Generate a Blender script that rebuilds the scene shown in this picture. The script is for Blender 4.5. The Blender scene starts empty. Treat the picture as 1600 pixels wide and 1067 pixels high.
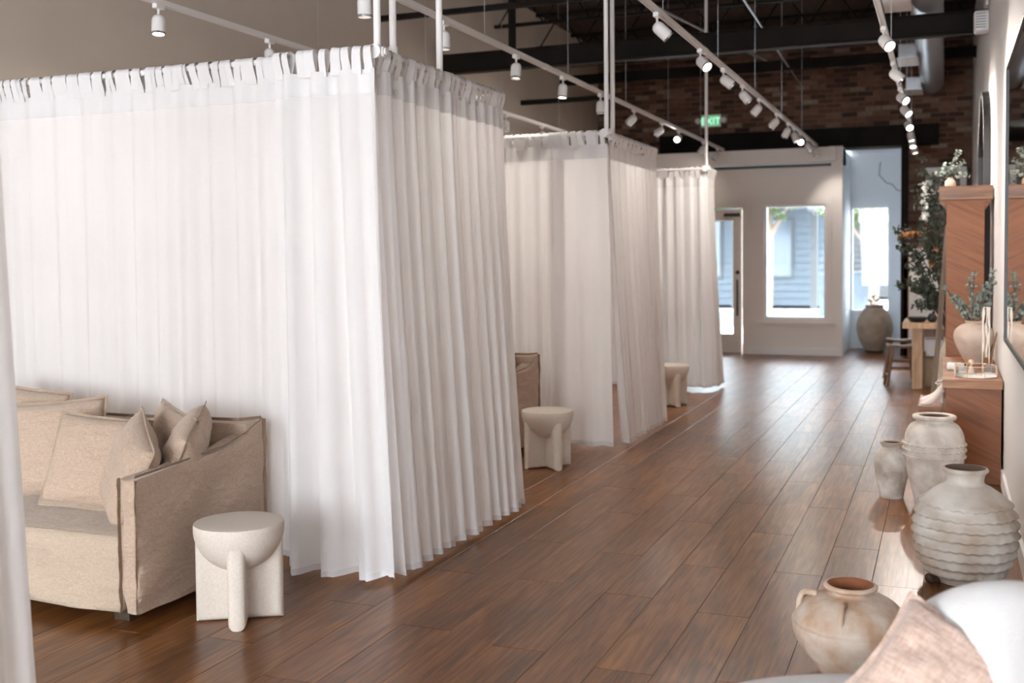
import bpy, bmesh, math, random
from mathutils import Vector, Matrix, noise
from mathutils.geometry import intersect_line_plane
S = bpy.context.scene
COL = S.collection
PI = math.pi
rnd = random.Random(7)

# ------------------------------------------------------------------ camera, sky, light, exposure
FPX = 1700.0
YAW = math.radians(21.687); PITCH = math.radians(2.3); ROLL = math.radians(-0.5)
cam = bpy.data.cameras.new('camera'); camo = bpy.data.objects.new('camera', cam); COL.objects.link(camo)
cam.sensor_fit = 'HORIZONTAL'; cam.sensor_width = 36.0; cam.lens = 36.0*FPX/1600.0

fw = Vector((-math.sin(YAW)*math.cos(PITCH), math.cos(YAW)*math.cos(PITCH), -math.sin(PITCH)))
rt = Vector((math.cos(YAW), math.sin(YAW), 0)); up = rt.cross(fw)
r2 = rt*math.cos(ROLL)+up*math.sin(ROLL); u2 = up*math.cos(ROLL)-rt*math.sin(ROLL)
M = Matrix((( r2.x, u2.x, -fw.x, 0), (r2.y, u2.y, -fw.y, 0), (r2.z, u2.z, -fw.z, 1.5), (0, 0, 0, 1)))
camo.matrix_world = M
cam.shift_y = (470.18-533.5)/1600.0
cam.clip_start = .05; cam.clip_end = 200
cam.dof.use_dof = True; cam.dof.focus_distance = 5.0; cam.dof.aperture_fstop = 2.4
S.camera = camo
S.view_settings.view_transform = 'Standard'; S.view_settings.look = 'None'
S.view_settings.gamma = 1.0; S.view_settings.exposure = 0.30
S.view_settings.use_curve_mapping = False

w = bpy.data.worlds.new('sky'); S.world = w; w.use_nodes = True
bg = w.node_tree.nodes['Background']
bg.inputs[0].default_value = (0.86, 0.93, 1.0, 1); bg.inputs[1].default_value = 15.5

def area(name, loc, rot, sx, sy, power, color=(1, 1, 1), portal=False):
    l = bpy.data.lights.new(name, 'AREA'); l.shape = 'RECTANGLE'; l.size = sx; l.size_y = sy
    l.energy = power; l.color = color
    o = bpy.data.objects.new(name, l); COL.objects.link(o); o.location = loc; o.rotation_euler = rot
    if portal: l.cycles.is_portal = True
    return o
# added area lamp for soft cool fill from the unseen side behind the camera
area('added_rear_fill', (-2.5, -3.4, 1.75), (PI/2, 0, 0), 5.0, 2.7, 60, (0.95, 0.97, 1.0))
# portals only guide the sky light through the front openings
area('portal', (-2.075, 16.95, 1.4), (-PI/2, 0, 0), .95, 1.75, 1, portal=True)
area('portal', (-1.13, 18.30, 1.4), (-PI/2, 0, 0), .8, 1.8, 1, portal=True)
area('portal', (-3.3, 16.95, 1.2), (-PI/2, 0, 0), .75, 1.8, 1, portal=True)
sun = bpy.data.lights.new('sun', 'SUN'); sun.energy = 7.0; sun.angle = .01; sun.color = (1, .97, .92)
suno = bpy.data.objects.new('sun', sun); COL.objects.link(suno); suno.rotation_euler = (math.radians(38), math.radians(12), 0)
SPOT_W = 105.0

# ------------------------------------------------------------------ materials
def nt(name):
    m = bpy.data.materials.new(name); m.use_nodes = True
    n = m.node_tree; n.nodes.clear()
    out = n.nodes.new('ShaderNodeOutputMaterial')
    return m, n, out
def N(n, t, **kw):
    x = n.nodes.new(t)
    for k, v in kw.items():
        if k.startswith('i_'):
            kk = k[2:]; kk = int(kk) if kk.isdigit() else kk
            x.inputs[kk].default_value = v
        else: setattr(x, k, v)
    return x
def L(n, a, b): n.links.new(a, b)
def c4(c): return (c[0], c[1], c[2], 1)

def mat(name, col, rough=.6, metal=0, col2=None, scale=8, bump=0, bscale=60, stretch=None, spec=.5, emit=None, detail=5, contrast=(.35, .65), sheen=0):
    m, n, out = nt(name)
    b = N(n, 'ShaderNodeBsdfPrincipled'); L(n, b.outputs[0], out.inputs[0])
    b.inputs['Base Color'].default_value = c4(col); b.inputs['Roughness'].default_value = rough
    b.inputs['Metallic'].default_value = metal; b.inputs['Specular IOR Level'].default_value = spec
    if sheen: b.inputs['Sheen Weight'].default_value = sheen
    tc = N(n, 'ShaderNodeTexCoord'); mp = N(n, 'ShaderNodeMapping')
    if stretch: mp.inputs['Scale'].default_value = stretch
    L(n, tc.outputs['Object'], mp.inputs[0])
    if col2:
        no = N(n, 'ShaderNodeTexNoise'); no.inputs['Scale'].default_value = scale; no.inputs['Detail'].default_value = detail
        L(n, mp.outputs[0], no.inputs['Vector'])
        cr = N(n, 'ShaderNodeValToRGB'); cr.color_ramp.elements[0].color = c4(col); cr.color_ramp.elements[1].color = c4(col2)
        cr.color_ramp.elements[0].position = contrast[0]; cr.color_ramp.elements[1].position = contrast[1]
        L(n, no.outputs[0], cr.inputs[0]); L(n, cr.outputs[0], b.inputs['Base Color'])
    if bump:
        nb = N(n, 'ShaderNodeTexNoise'); nb.inputs['Scale'].default_value = bscale; nb.inputs['Detail'].default_value = 4
        L(n, mp.outputs[0], nb.inputs['Vector'])
        bp = N(n, 'ShaderNodeBump'); bp.inputs['Strength'].default_value = bump; bp.inputs['Distance'].default_value = .01
        L(n, nb.outputs[0], bp.inputs['Height']); L(n, bp.outputs[0], b.inputs['Normal'])
    if emit:
        b.inputs['Emission Color'].default_value = c4(emit[0]); b.inputs['Emission Strength'].default_value = emit[1]
    return m

def cloth_mat(name, col, trans=.5, sheer=.0):
    m, n, out = nt(name)
    d = N(n, 'ShaderNodeBsdfDiffuse'); t = N(n, 'ShaderNodeBsdfTranslucent')
    tc = N(n, 'ShaderNodeTexCoord'); mp = N(n, 'ShaderNodeMapping'); mp.inputs['Scale'].default_value = (160, 160, 900)
    L(n, tc.outputs['Object'], mp.inputs[0])
    no = N(n, 'ShaderNodeTexNoise'); no.inputs['Scale'].default_value = 1; L(n, mp.outputs[0], no.inputs['Vector'])
    cr = N(n, 'ShaderNodeValToRGB'); cr.color_ramp.elements[0].color = c4([x*.93 for x in col]); cr.color_ramp.elements[1].color = c4(col)
    L(n, no.outputs[0], cr.inputs[0]); L(n, cr.outputs[0], d.inputs[0]); L(n, cr.outputs[0], t.inputs[0])
    nb = N(n, 'ShaderNodeTexNoise'); nb.inputs['Scale'].default_value = 9; nb.inputs['Detail'].default_value = 3
    mp2 = N(n, 'ShaderNodeMapping'); mp2.inputs['Scale'].default_value = (1, 1, .45); L(n, tc.outputs['Object'], mp2.inputs[0]); L(n, mp2.outputs[0], nb.inputs['Vector'])
    bp = N(n, 'ShaderNodeBump'); bp.inputs['Strength'].default_value = .35; bp.inputs['Distance'].default_value = .01
    L(n, nb.outputs[0], bp.inputs['Height']); L(n, bp.outputs[0], d.inputs['Normal']); L(n, bp.outputs[0], t.inputs['Normal'])
    mx = N(n, 'ShaderNodeMixShader'); mx.inputs[0].default_value = trans
    L(n, d.outputs[0], mx.inputs[1]); L(n, t.outputs[0], mx.inputs[2])
    last = mx
    if sheer:
        tr = N(n, 'ShaderNodeBsdfTransparent'); m2 = N(n, 'ShaderNodeMixShader'); m2.inputs[0].default_value = sheer
        L(n, mx.outputs[0], m2.inputs[1]); L(n, tr.outputs[0], m2.inputs[2]); last = m2
    L(n, last.outputs[0], out.inputs[0])
    return m

def wood_mat(name, dark, mid, light, axis='Y', grain=26, tilt=0, rough=.42, per_object=True, bump=.25, figure=1.0, spec=.5, coat=0, varmin=.75, varmax=1.2, rvar=2, ring=.075, gdet=6):
    m, n, out = nt(name)
    b = N(n, 'ShaderNodeBsdfPrincipled'); L(n, b.outputs[0], out.inputs[0])
    b.inputs['Specular IOR Level'].default_value = spec
    tc = N(n, 'ShaderNodeTexCoord'); oi = N(n, 'ShaderNodeObjectInfo')
    mul = N(n, 'ShaderNodeMath', operation='MULTIPLY', i_1=37.0); L(n, oi.outputs['Random'], mul.inputs[0])
    cmb = N(n, 'ShaderNodeCombineXYZ')
    if per_object:
        for k in range(3): L(n, mul.outputs[0], cmb.inputs[k])
    add = N(n, 'ShaderNodeVectorMath', operation='ADD'); L(n, tc.outputs['Object'], add.inputs[0]); L(n, cmb.outputs[0], add.inputs[1])
    # slow figure warps the fine grain
    sc = {'Y': (5, .8, 5), 'X': (.8, 5, 5), 'Z': (5, 5, .8)}[axis]
    tl = N(n, 'ShaderNodeMapping', vector_type='TEXTURE'); tl.inputs['Rotation'].default_value = (0, tilt, 0); L(n, add.outputs[0], tl.inputs[0]); add = tl
    mp = N(n, 'ShaderNodeMapping'); mp.inputs['Scale'].default_value = sc; L(n, add.outputs[0], mp.inputs[0])
    f = N(n, 'ShaderNodeTexNoise'); f.inputs['Scale'].default_value = 1.2*figure; f.inputs['Detail'].default_value = 3; L(n, mp.outputs[0], f.inputs['Vector'])
    sc2 = {'Y': (grain, grain*.045, grain), 'X': (grain*.045, grain, grain), 'Z': (grain, grain, grain*.045)}[axis]
    mp2 = N(n, 'ShaderNodeMapping'); mp2.inputs['Scale'].default_value = sc2; L(n, add.outputs[0], mp2.inputs[0])
    g = N(n, 'ShaderNodeTexNoise'); g.inputs['Scale'].default_value = 1.0; g.inputs['Detail'].default_value = gdet; g.inputs['Roughness'].default_value = .65
    L(n, mp2.outputs[0], g.inputs['Vector'])
    # rings: sine of figure
    rg = N(n, 'ShaderNodeMath', operation='MULTIPLY', i_1=46.0); L(n, f.outputs[0], rg.inputs[0])
    sn = N(n, 'ShaderNodeMath', operation='SINE'); L(n, rg.outputs[0], sn.inputs[0])
    s2 = N(n, 'ShaderNodeMath', operation='MULTIPLY_ADD', i_1=ring, i_2=0.0); L(n, sn.outputs[0], s2.inputs[0])
    ad = N(n, 'ShaderNodeMath', operation='ADD'); L(n, g.outputs[0], ad.inputs[0]); L(n, s2.outputs[0], ad.inputs[1])
    f2 = N(n, 'ShaderNodeMath', operation='MULTIPLY_ADD', i_1=.6, i_2=-.3); L(n, f.outputs[0], f2.inputs[0])
    ad2 = N(n, 'ShaderNodeMath', operation='ADD'); L(n, ad.outputs[0], ad2.inputs[0]); L(n, f2.outputs[0], ad2.inputs[1])
    cr = N(n, 'ShaderNodeValToRGB'); e = cr.color_ramp.elements
    e[0].position = .30; e[0].color = c4(dark); e[1].position = .72; e[1].color = c4(light)
    x = e.new(.5); x.color = c4(mid)
    L(n, ad2.outputs[0], cr.inputs[0])
    hv = N(n, 'ShaderNodeHueSaturation')
    mr = N(n, 'ShaderNodeMapRange'); mr.inputs[3].default_value = varmin; mr.inputs[4].default_value = varmax
    L(n, oi.outputs['Random'], mr.inputs[0]); L(n, mr.outputs[0], hv.inputs['Value'])
    L(n, cr.outputs[0], hv.inputs['Color']); L(n, hv.outputs[0], b.inputs['Base Color'])
    rr = N(n, 'ShaderNodeMapRange'); rr.inputs[3].default_value = rough-.02*rvar; rr.inputs[4].default_value = rough+.03*rvar
    L(n, g.outputs[0], rr.inputs[0]); L(n, rr.outputs[0], b.inputs['Roughness'])
    bp = N(n, 'ShaderNodeBump'); bp.inputs['Strength'].default_value = bump; bp.inputs['Distance'].default_value = .003
    L(n, g.outputs[0], bp.inputs['Height'])
    if bump: L(n, bp.outputs[0], b.inputs['Normal'])
    if coat:
        b.inputs['Coat Weight'].default_value = coat; b.inputs['Coat Roughness'].default_value = .3
    return m

def linen_mat(name, col, col2, ws=1.0):
    m, n, out = nt(name)
    b = N(n, 'ShaderNodeBsdfPrincipled'); L(n, b.outputs[0], out.inputs[0])
    b.inputs['Roughness'].default_value = .95; b.inputs['Specular IOR Level'].default_value = .1
    b.inputs['Sheen Weight'].default_value = .25
    tc = N(n, 'ShaderNodeTexCoord')
    fac = []
    for sc in ((420, 420, 60), (60, 60, 520)):
        mp = N(n, 'ShaderNodeMapping'); mp.inputs['Scale'].default_value = [q*ws for q in sc]; L(n, tc.outputs['Object'], mp.inputs[0])
        no = N(n, 'ShaderNodeTexNoise'); no.inputs['Scale'].default_value = 1; no.inputs['Detail'].default_value = 2; L(n, mp.outputs[0], no.inputs['Vector']); fac.append(no)
    ad = N(n, 'ShaderNodeMath', operation='ADD'); L(n, fac[0].outputs[0], ad.inputs[0]); L(n, fac[1].outputs[0], ad.inputs[1])
    hf = N(n, 'ShaderNodeMath', operation='MULTIPLY', i_1=.5); L(n, ad.outputs[0], hf.inputs[0])
    cr = N(n, 'ShaderNodeValToRGB'); cr.color_ramp.elements[0].color = c4(col); cr.color_ramp.elements[1].color = c4(col2)
    cr.color_ramp.elements[0].position = .35; cr.color_ramp.elements[1].position = .65
    L(n, hf.outputs[0], cr.inputs[0]); L(n, cr.outputs[0], b.inputs['Base Color'])
    nb = N(n, 'ShaderNodeTexNoise'); nb.inputs['Scale'].default_value = 7; nb.inputs['Detail'].default_value = 5; nb.inputs['Distortion'].default_value = .6
    mp3 = N(n, 'ShaderNodeMapping'); mp3.inputs['Scale'].default_value = (1, 1, 3.0); L(n, tc.outputs['Object'], mp3.inputs[0]); L(n, mp3.outputs[0], nb.inputs['Vector'])
    bp = N(n, 'ShaderNodeBump'); bp.inputs['Strength'].default_value = .45; bp.inputs['Distance'].default_value = .03; nb.inputs['Detail'].default_value = 3
    L(n, nb.outputs[0], bp.inputs['Height'])
    bp2 = N(n, 'ShaderNodeBump'); bp2.inputs['Strength'].default_value = .4; bp2.inputs['Distance'].default_value = .002
    L(n, hf.outputs[0], bp2.inputs['Height']); L(n, bp.outputs[0], bp2.inputs['Normal']); L(n, bp2.outputs[0], b.inputs['Normal'])
    return m

def glass_mat(name, tint=(.95, .98, 1), refl=.08):
    m, n, out = nt(name)
    tr = N(n, 'ShaderNodeBsdfTransparent'); tr.inputs[0].default_value = c4(tint)
    g = N(n, 'ShaderNodeBsdfGlossy'); g.inputs['Roughness'].default_value = .02
    fr = N(n, 'ShaderNodeFresnel'); fr.inputs[0].default_value = 1.45
    mx = N(n, 'ShaderNodeMixShader'); L(n, fr.outputs[0], mx.inputs[0]); L(n, tr.outputs[0], mx.inputs[1]); L(n, g.outputs[0], mx.inputs[2])
    L(n, mx.outputs[0], out.inputs[0]); return m

MT = {}
MT['wallwhite'] = mat('painted_white_wall', (.74, .71, .69), .85, bump=.05, bscale=40)
MT['wallgreige'] = mat('greige_wall', (.52, .445, .37), .9, col2=(.49, .42, .35), scale=2, bump=.05, bscale=30)
MT['partition'] = mat('warm_white_partition', (.80, .745, .70), .8)
MT['trim'] = mat('white_trim_paint', (.80, .79, .78), .5)
MT['coolwhite'] = mat('alcove_white_paint', (.78, .82, .86), .7)
MT['deck'] = mat('dark_roof_deck', (.022, .011, .006), .8, col2=(.05, .024, .012), scale=3, stretch=(6, .6, 1))
MT['steel'] = mat('black_steel', (.006, .004, .003), .7, col2=(.012, .008, .006), scale=4, spec=.15)
MT['whitemetal'] = mat('white_powdercoat', (.72, .69, .67), .4)
MT['duct'] = mat('galvanised_duct', (.55, .57, .6), .35, metal=.75, bump=.1, bscale=12)
MT['curtain'] = cloth_mat('white_sheer_cotton', (.88, .855, .845), .42)
MT['header'] = cloth_mat('doubled_curtain_cloth', (.74, .715, .705), .14)
MT['linen'] = linen_mat('beige_linen', (.385, .28, .205), (.54, .41, .32))
MT['linenlight'] = linen_mat('pale_linen_seat', (.40, .31, .23), (.54, .43, .335))
MT['linenseam'] = linen_mat('linen_pillow_edge', (.30, .215, .15), (.42, .32, .235))
MT['linendark'] = linen_mat('linen_seam', (.24, .165, .11), (.33, .235, .165))
MT['plaster'] = mat('cream_plaster_stone', (.60, .525, .45), .85, col2=(.66, .585, .51), scale=120, bump=.12, bscale=160)
MT['boucle'] = mat('white_boucle', (.72, .70, .685), .95, bump=.5, bscale=260, sheen=.3)
MT['darkwood'] = mat('dark_foot_wood', (.03, .018, .012), .6, col2=(.06, .035, .02), scale=30)
MT['brass'] = mat('pale_gold_metal', (.80, .60, .42), .28, metal=1)
MT['black'] = mat('black_paint', (.012, .011, .011), .45)
MT['mirror'] = mat('mirror_glass', (.86, .84, .83), .02, metal=1)
MT['glass'] = glass_mat('clear_glass')
MT['pebble'] = mat('dark_bowl_glaze', (.02, .02, .02), .35)
MT['lens'] = mat('lit_lamp_lens', (.9, .9, .9), .3, emit=((1, .95, .88), 9))
MT['lensdim'] = mat('lamp_lens', (.5, .5, .5), .2, emit=((1, .93, .85), 1.2))
MT['reflector'] = mat('lamp_inner_ring', (.5, .5, .5), .25, metal=.8)
MT['floorbase'] = mat('floor_underlay', (.035, .02, .012), .8)
MT['plank'] = wood_mat('walnut_floor_plank', (.088, .029, .007), (.18, .066, .017), (.29, .125, .040), 'Y', grain=60, rough=.29, bump=0, spec=.5, varmin=.90, varmax=1.10, rvar=0, ring=.055, gdet=6)
MT['mahog'] = wood_mat('red_brown_sawn_wood', (.19, .062, .020), (.27, .094, .031), (.33, .125, .046), 'X', ring=.035, grain=40, tilt=.45, rough=.5, figure=1.0)
MT['mahogtop'] = wood_mat('brown_waxed_wood_slab', (.17, .07, .028), (.29, .13, .058), (.40, .20, .10), 'X', grain=20, rough=.4)
MT['oak'] = wood_mat('honey_oak', (.22, .12, .055), (.38, .23, .125), (.50, .33, .19), 'Z', grain=24, rough=.5)
MT['oakdark'] = wood_mat('mid_brown_stool_wood', (.09, .042, .02), (.17, .085, .042), (.25, .14, .075), 'Z', grain=24, rough=.5)
MT['greyboard'] = wood_mat('weathered_grey_board', (.11, .075, .05), (.17, .12, .085), (.23, .17, .12), 'Z', grain=20, rough=.7)
def clay(name, a, b_, s=7, bump=.25, c3=None): return mat(name, a, .9, col2=b_, scale=s, bump=bump, bscale=30, detail=8, contrast=(.38, .62))
MT['clayribbed'] = clay('grey_white_weathered_clay', (.42, .33, .255), (.62, .575, .52), 5)
MT['claypale'] = clay('pale_chalky_clay', (.47, .40, .335), (.66, .60, .54), 9)
MT['claysmall'] = clay('white_washed_clay', (.40, .34, .28), (.68, .64, .59), 8)
MT['clayhandle'] = clay('sandy_terracotta_clay', (.47, .30, .195), (.63, .53, .44), 9)
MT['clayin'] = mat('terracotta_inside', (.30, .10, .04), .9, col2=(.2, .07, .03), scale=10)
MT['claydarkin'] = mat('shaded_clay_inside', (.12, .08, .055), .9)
MT['clayfar'] = clay('tan_grey_clay', (.33, .26, .20), (.43, .35, .28), 6)
MT['clayrose'] = clay('blush_grey_clay', (.52, .40, .32), (.62, .51, .43), 9)
MT['blush'] = linen_mat('blush_woven_cloth', (.44, .30, .235), (.64, .49, .41), ws=.45)
MT['leafdark'] = mat('dark_leaf', (.018, .026, .016), .6, col2=(.04, .05, .03), scale=20)
MT['leafgrey'] = mat('grey_green_leaf', (.17, .21, .18), .7, col2=(.30, .35, .31), scale=30)
MT['leaforange'] = mat('burnt_orange_leaf', (.42, .16, .05), .7, col2=(.55, .24, .09), scale=30)
MT['blossom'] = mat('white_blossom', (.75, .73, .70), .8)
MT['stem'] = mat('brown_stem', (.05, .035, .022), .8)
MT['white'] = mat('box_and_reflection_white', (.80, .78, .76), .7)  # storage box white, also the painted reflection in the framed mirror
MT['paper'] = mat('white_mat_board', (.78, .77, .75), .8)
MT['print'] = mat('dark_landscape_print', (.02, .02, .018), .6, col2=(.22, .20, .17), scale=14)
MT['leather'] = mat('ivory_leather', (.78, .72, .66), .45)
MT['green'] = mat('lit_green_sign', (.03, .35, .12), .5, emit=((.22, .60, .36), .55))
MT['signletters'] = mat('sign_lettering', (.1, .6, .3), .5, emit=((.55, 1, .7), .9))
MT['seat_cord'] = mat('pale_woven_seat', (.55, .47, .38), .9, bump=.3, bscale=90)
MT['wicker'] = mat('tan_wicker', (.30, .20, .12), .85, col2=(.40, .29, .19), scale=50, bump=.6, bscale=70)
# brick
def brick_mat():
    m, n, out = nt('old_red_brick')
    b = N(n, 'ShaderNodeBsdfPrincipled'); L(n, b.outputs[0], out.inputs[0]); b.inputs['Roughness'].default_value = .9
    oi = N(n, 'ShaderNodeObjectInfo'); tc = N(n, 'ShaderNodeTexCoord'); geo = N(n, 'ShaderNodeNewGeometry')
    no = N(n, 'ShaderNodeTexNoise'); no.inputs['Scale'].default_value = 14; L(n, geo.outputs['Position'], no.inputs['Vector'])
    wn = N(n, 'ShaderNodeMath', operation='ADD'); L(n, geo.outputs['Random Per Island'], wn.inputs[0]); L(n, oi.outputs['Random'], wn.inputs[1])
    fr = N(n, 'ShaderNodeMath', operation='FRACT'); L(n, wn.outputs[0], fr.inputs[0])
    cr = N(n, 'ShaderNodeValToRGB'); e = cr.color_ramp.elements
    e[0].color = (.05, .025, .017, 1); e[0].position = 0; e[1].color = (.22, .16, .12, 1); e[1].position = 1
    for p, c in ((.3, (.085, .038, .024, 1)), (.6, (.13, .06, .037, 1)), (.85, (.17, .09, .058, 1))):
        q = e.new(p); q.color = c
    L(n, fr.outputs[0], cr.inputs[0])
    mx = N(n, 'ShaderNodeMix', data_type='RGBA', blend_type='MULTIPLY'); mx.inputs[0].default_value = .6
    L(n, cr.outputs[0], mx.inputs[6]); L(n, no.outputs[0], mx.inputs[7])
    hs = N(n, 'ShaderNodeHueSaturation', i_Value=1.5); L(n, mx.outputs[2], hs.inputs['Color'])
    L(n, hs.outputs[0], b.inputs['Base Color']); return m
MT['brick'] = brick_mat()
MT['mortar'] = mat('grey_brown_mortar', (.17, .125, .095), .95, col2=(.10, .07, .05), scale=4)
# exterior
MT['pave'] = mat('pale_concrete', (.60, .59, .57), .9, col2=(.52, .51, .5), scale=2)
MT['road'] = mat('asphalt', (.10, .10, .10), .9)
MT['siding'] = mat('blue_grey_siding', (.075, .092, .108), .8)
MT['sidingwhite'] = mat('white_siding', (.055, .058, .06), .8)
MT['grass'] = mat('dry_grass', (.30, .34, .16), .9, col2=(.42, .42, .24), scale=6)
MT['treeleaf'] = mat('sunlit_leaf', (.05, .08, .025), .7, col2=(.12, .14, .06), scale=8)
MT['trunk'] = mat('tree_bark', (.16, .12, .09), .9)
MT['darkglass'] = mat('dark_house_window', (.06, .08, .10), .2)

# ------------------------------------------------------------------ mesh helpers
class MB:
    def __init__(s): s.v = []; s.f = []
    def box(s, x0, x1, y0, y1, z0, z1, bev=0):
        b = len(s.v)
        if not bev:
            s.v += [(x, y, z) for z in (z0, z1) for y in (y0, y1) for x in (x0, x1)]
            s.f += [tuple(b+i for i in q) for q in ((0, 2, 3, 1), (4, 5, 7, 6), (0, 1, 5, 4), (2, 6, 7, 3), (0, 4, 6, 2), (1, 3, 7, 5))]
        else:
            bm = bmesh.new(); bmesh.ops.create_cube(bm, size=1)
            bmesh.ops.scale(bm, vec=(x1-x0, y1-y0, z1-z0), verts=bm.verts)
            bmesh.ops.bevel(bm, geom=bm.edges[:], offset=bev, segments=2, affect='EDGES', profile=.7)
            bmesh.ops.translate(bm, vec=((x0+x1)/2, (y0+y1)/2, (z0+z1)/2), verts=bm.verts)
            s.addbm(bm)
        return s
    def addbm(s, bm):
        b = len(s.v); bm.verts.index_update()
        s.v += [tuple(v.co) for v in bm.verts]; s.f += [tuple(b+v.index for v in f.verts) for f in bm.faces]; bm.free(); return s
    def xform(s, Mx, start=0):
        for i in range(start, len(s.v)): s.v[i] = tuple(Mx @ Vector(s.v[i]))
        return s
    def tube(s, pts, r, n=10, closed=False, cap=True):
        pts = [Vector(p) for p in pts]; b = len(s.v); m = len(pts)
        rs = r if isinstance(r, (list, tuple)) else [r]*m
        prev = None
        for i, p in enumerate(pts):
            if closed: d = pts[(i+1) % m]-pts[i-1]
            else: d = pts[min(i+1, m-1)]-pts[max(i-1, 0)]
            d.normalize()
            if prev is None:
                a = Vector((0, 0, 1)) if abs(d.z) < .9 else Vector((1, 0, 0))
                x = d.cross(a).normalized()
            else: x = (prev-d*prev.dot(d)).normalized()
            prev = x; y = d.cross(x)
            for k in range(n):
                t = 2*PI*k/n; s.v.append(tuple(p+x*math.cos(t)*rs[i]+y*math.sin(t)*rs[i]))
        for i in range(m if closed else m-1):
            for k in range(n):
                j = (i+1) % m
                s.f.append((b+i*n+k, b+i*n+(k+1) % n, b+j*n+(k+1) % n, b+j*n+k))
        if cap and not closed:
            s.f.append(tuple(b+k for k in reversed(range(n)))); s.f.append(tuple(b+(m-1)*n+k for k in range(n)))
        return s
    def lathe(s, prof, n=48, c=(0, 0, 0), fn=None):
        b = len(s.v)
        for j, (r, z) in enumerate(prof):
            for k in range(n):
                t = 2*PI*k/n; rr, zz = (r, z) if fn is None else fn(r, z, t, j)
                s.v.append((c[0]+rr*math.cos(t), c[1]+rr*math.sin(t), c[2]+zz))
        for j in range(len(prof)-1):
            for k in range(n):
                s.f.append((b+j*n+k, b+j*n+(k+1) % n, b+(j+1)*n+(k+1) % n, b+(j+1)*n+k))
        if prof[0][0] > 1e-4 and prof[0][1] <= min(p[1] for p in prof)+1e-6: s.f.append(tuple(b+k for k in reversed(range(n))))
        return s
    def grid(s, P, nu, nv, wrap=False):
        b = len(s.v)
        for j in range(nv):
            for i in range(nu): s.v.append(tuple(P(i, j)))
        for j in range(nv-1):
            for i in range(nu if wrap else nu-1):
                s.f.append((b+j*nu+i, b+j*nu+(i+1) % nu, b+(j+1)*nu+(i+1) % nu, b+(j+1)*nu+i))
        return s
    def prism(s, poly, axis, a, b_):
        """poly in the two other axes (cyclic order), extruded along axis from a to b_"""
        st = len(s.v); n = len(poly)
        def mk(p, t):
            return {'X': (t, p[0], p[1]), 'Y': (p[0], t, p[1]), 'Z': (p[0], p[1], t)}[axis]
        s.v += [mk(p, a) for p in poly]+[mk(p, b_) for p in poly]
        s.f.append(tuple(st+i for i in range(n))); s.f.append(tuple(st+n+i for i in reversed(range(n))))
        for i in range(n):
            s.f.append((st+i, st+n+i, st+n+(i+1) % n, st+(i+1) % n))
        return s
    def softbox(s, x0, x1, y0, y1, z0, z1, r=.03, res=.04, warp=None):
        lo = (x0, y0, z0); hi = (x1, y1, z1); b0 = len(s.v); key = {}
        n = [max(2, int(math.ceil((hi[k]-lo[k])/res))) for k in range(3)]
        def vert(idx):
            if idx in key: return key[idx]
            p = Vector([lo[k]+(hi[k]-lo[k])*idx[k]/n[k] for k in range(3)])
            c = Vector([min(max(p[k], lo[k]+r), hi[k]-r) for k in range(3)])
            d = p-c
            q = c+d.normalized()*r if d.length > 1e-9 else p
            if warp: q = Vector(warp(q, p))
            s.v.append(tuple(q)); key[idx] = len(s.v)-1; return key[idx]
        for ax in range(3):
            u, v = (ax+1) % 3, (ax+2) % 3
            for side in (0, n[ax]):
                for i in range(n[u]):
                    for j in range(n[v]):
                        q = []
                        for a, b in ((0, 0), (1, 0), (1, 1), (0, 1)):
                            idx = [0, 0, 0]; idx[ax] = side; idx[u] = i+a; idx[v] = j+b; q.append(vert(tuple(idx)))
                        if side == 0: q.reverse()
                        s.f.append(tuple(q))
        return s
    def mesh(s, name, m, smooth=None):
        me = bpy.data.meshes.new(name); me.from_pydata(s.v, [], s.f)
        if m: me.materials.append(m)
        me.validate(); me.update()
        if smooth is not None:
            for p in me.polygons: p.use_smooth = True
            if smooth < 180: me.set_sharp_from_angle(angle=math.radians(smooth))
        return me
    def build(s, name, m, parent=None, smooth=None, loc=None, rot=None, fix=True):
        if fix and s.f:
            bm = bmesh.new(); me = s.mesh(name, m, None); bm.from_mesh(me)
            bmesh.ops.recalc_face_normals(bm, faces=bm.faces); bm.to_mesh(me); bm.free()
            if smooth is not None:
                for p in me.polygons: p.use_smooth = True
                if smooth < 180: me.set_sharp_from_angle(angle=math.radians(smooth))
        else: me = s.mesh(name, m, smooth)
        o = bpy.data.objects.new(name, me); COL.objects.link(o)
        if parent: o.parent = parent
        if loc: o.location = loc
        if rot: o.rotation_euler = rot
        return o

def tag(o, label=None, cat=None, group=None, kind=None):
    if label: o['label'] = label
    if cat: o['category'] = cat
    if group: o['group'] = group
    if kind: o['kind'] = kind
    return o
def thing(name, label, cat, loc=(0, 0, 0), rz=0, group=None):
    o = bpy.data.objects.new(name, None); COL.objects.link(o); o.location = loc; o.rotation_euler = (0, 0, rz)
    o.empty_display_size = .1
    return tag(o, label, cat, group)
def struct(name, mb, m, smooth=None, label=None):
    o = mb.build(name, m, None, smooth); tag(o, label, None, None, 'structure'); return o
def inst(name, me, parent, loc, rot=(0, 0, 0), scale=None):
    o = bpy.data.objects.new(name, me); COL.objects.link(o); o.parent = parent; o.location = loc; o.rotation_euler = rot
    if scale: o.scale = scale
    return o
def copy_tree(o, parent=None):
    c = o.copy(); COL.objects.link(c); c.parent = parent
    for ch in o.children: copy_tree(ch, c)
    return c

# ------------------------------------------------------------------ the room
XL, XR = -5.25, .36          # side walls
YP = 16.67                   # white partition at the shopfront
YB = 17.08                   # brick wall face
ZC = 4.85
fl = struct('floor', MB().box(XL-.1, XR+.1, -3.6, 18.5, -.12, -.012), MT['floorbase'], label='dark walnut plank floor with a satin sheen running to the shopfront')
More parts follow.
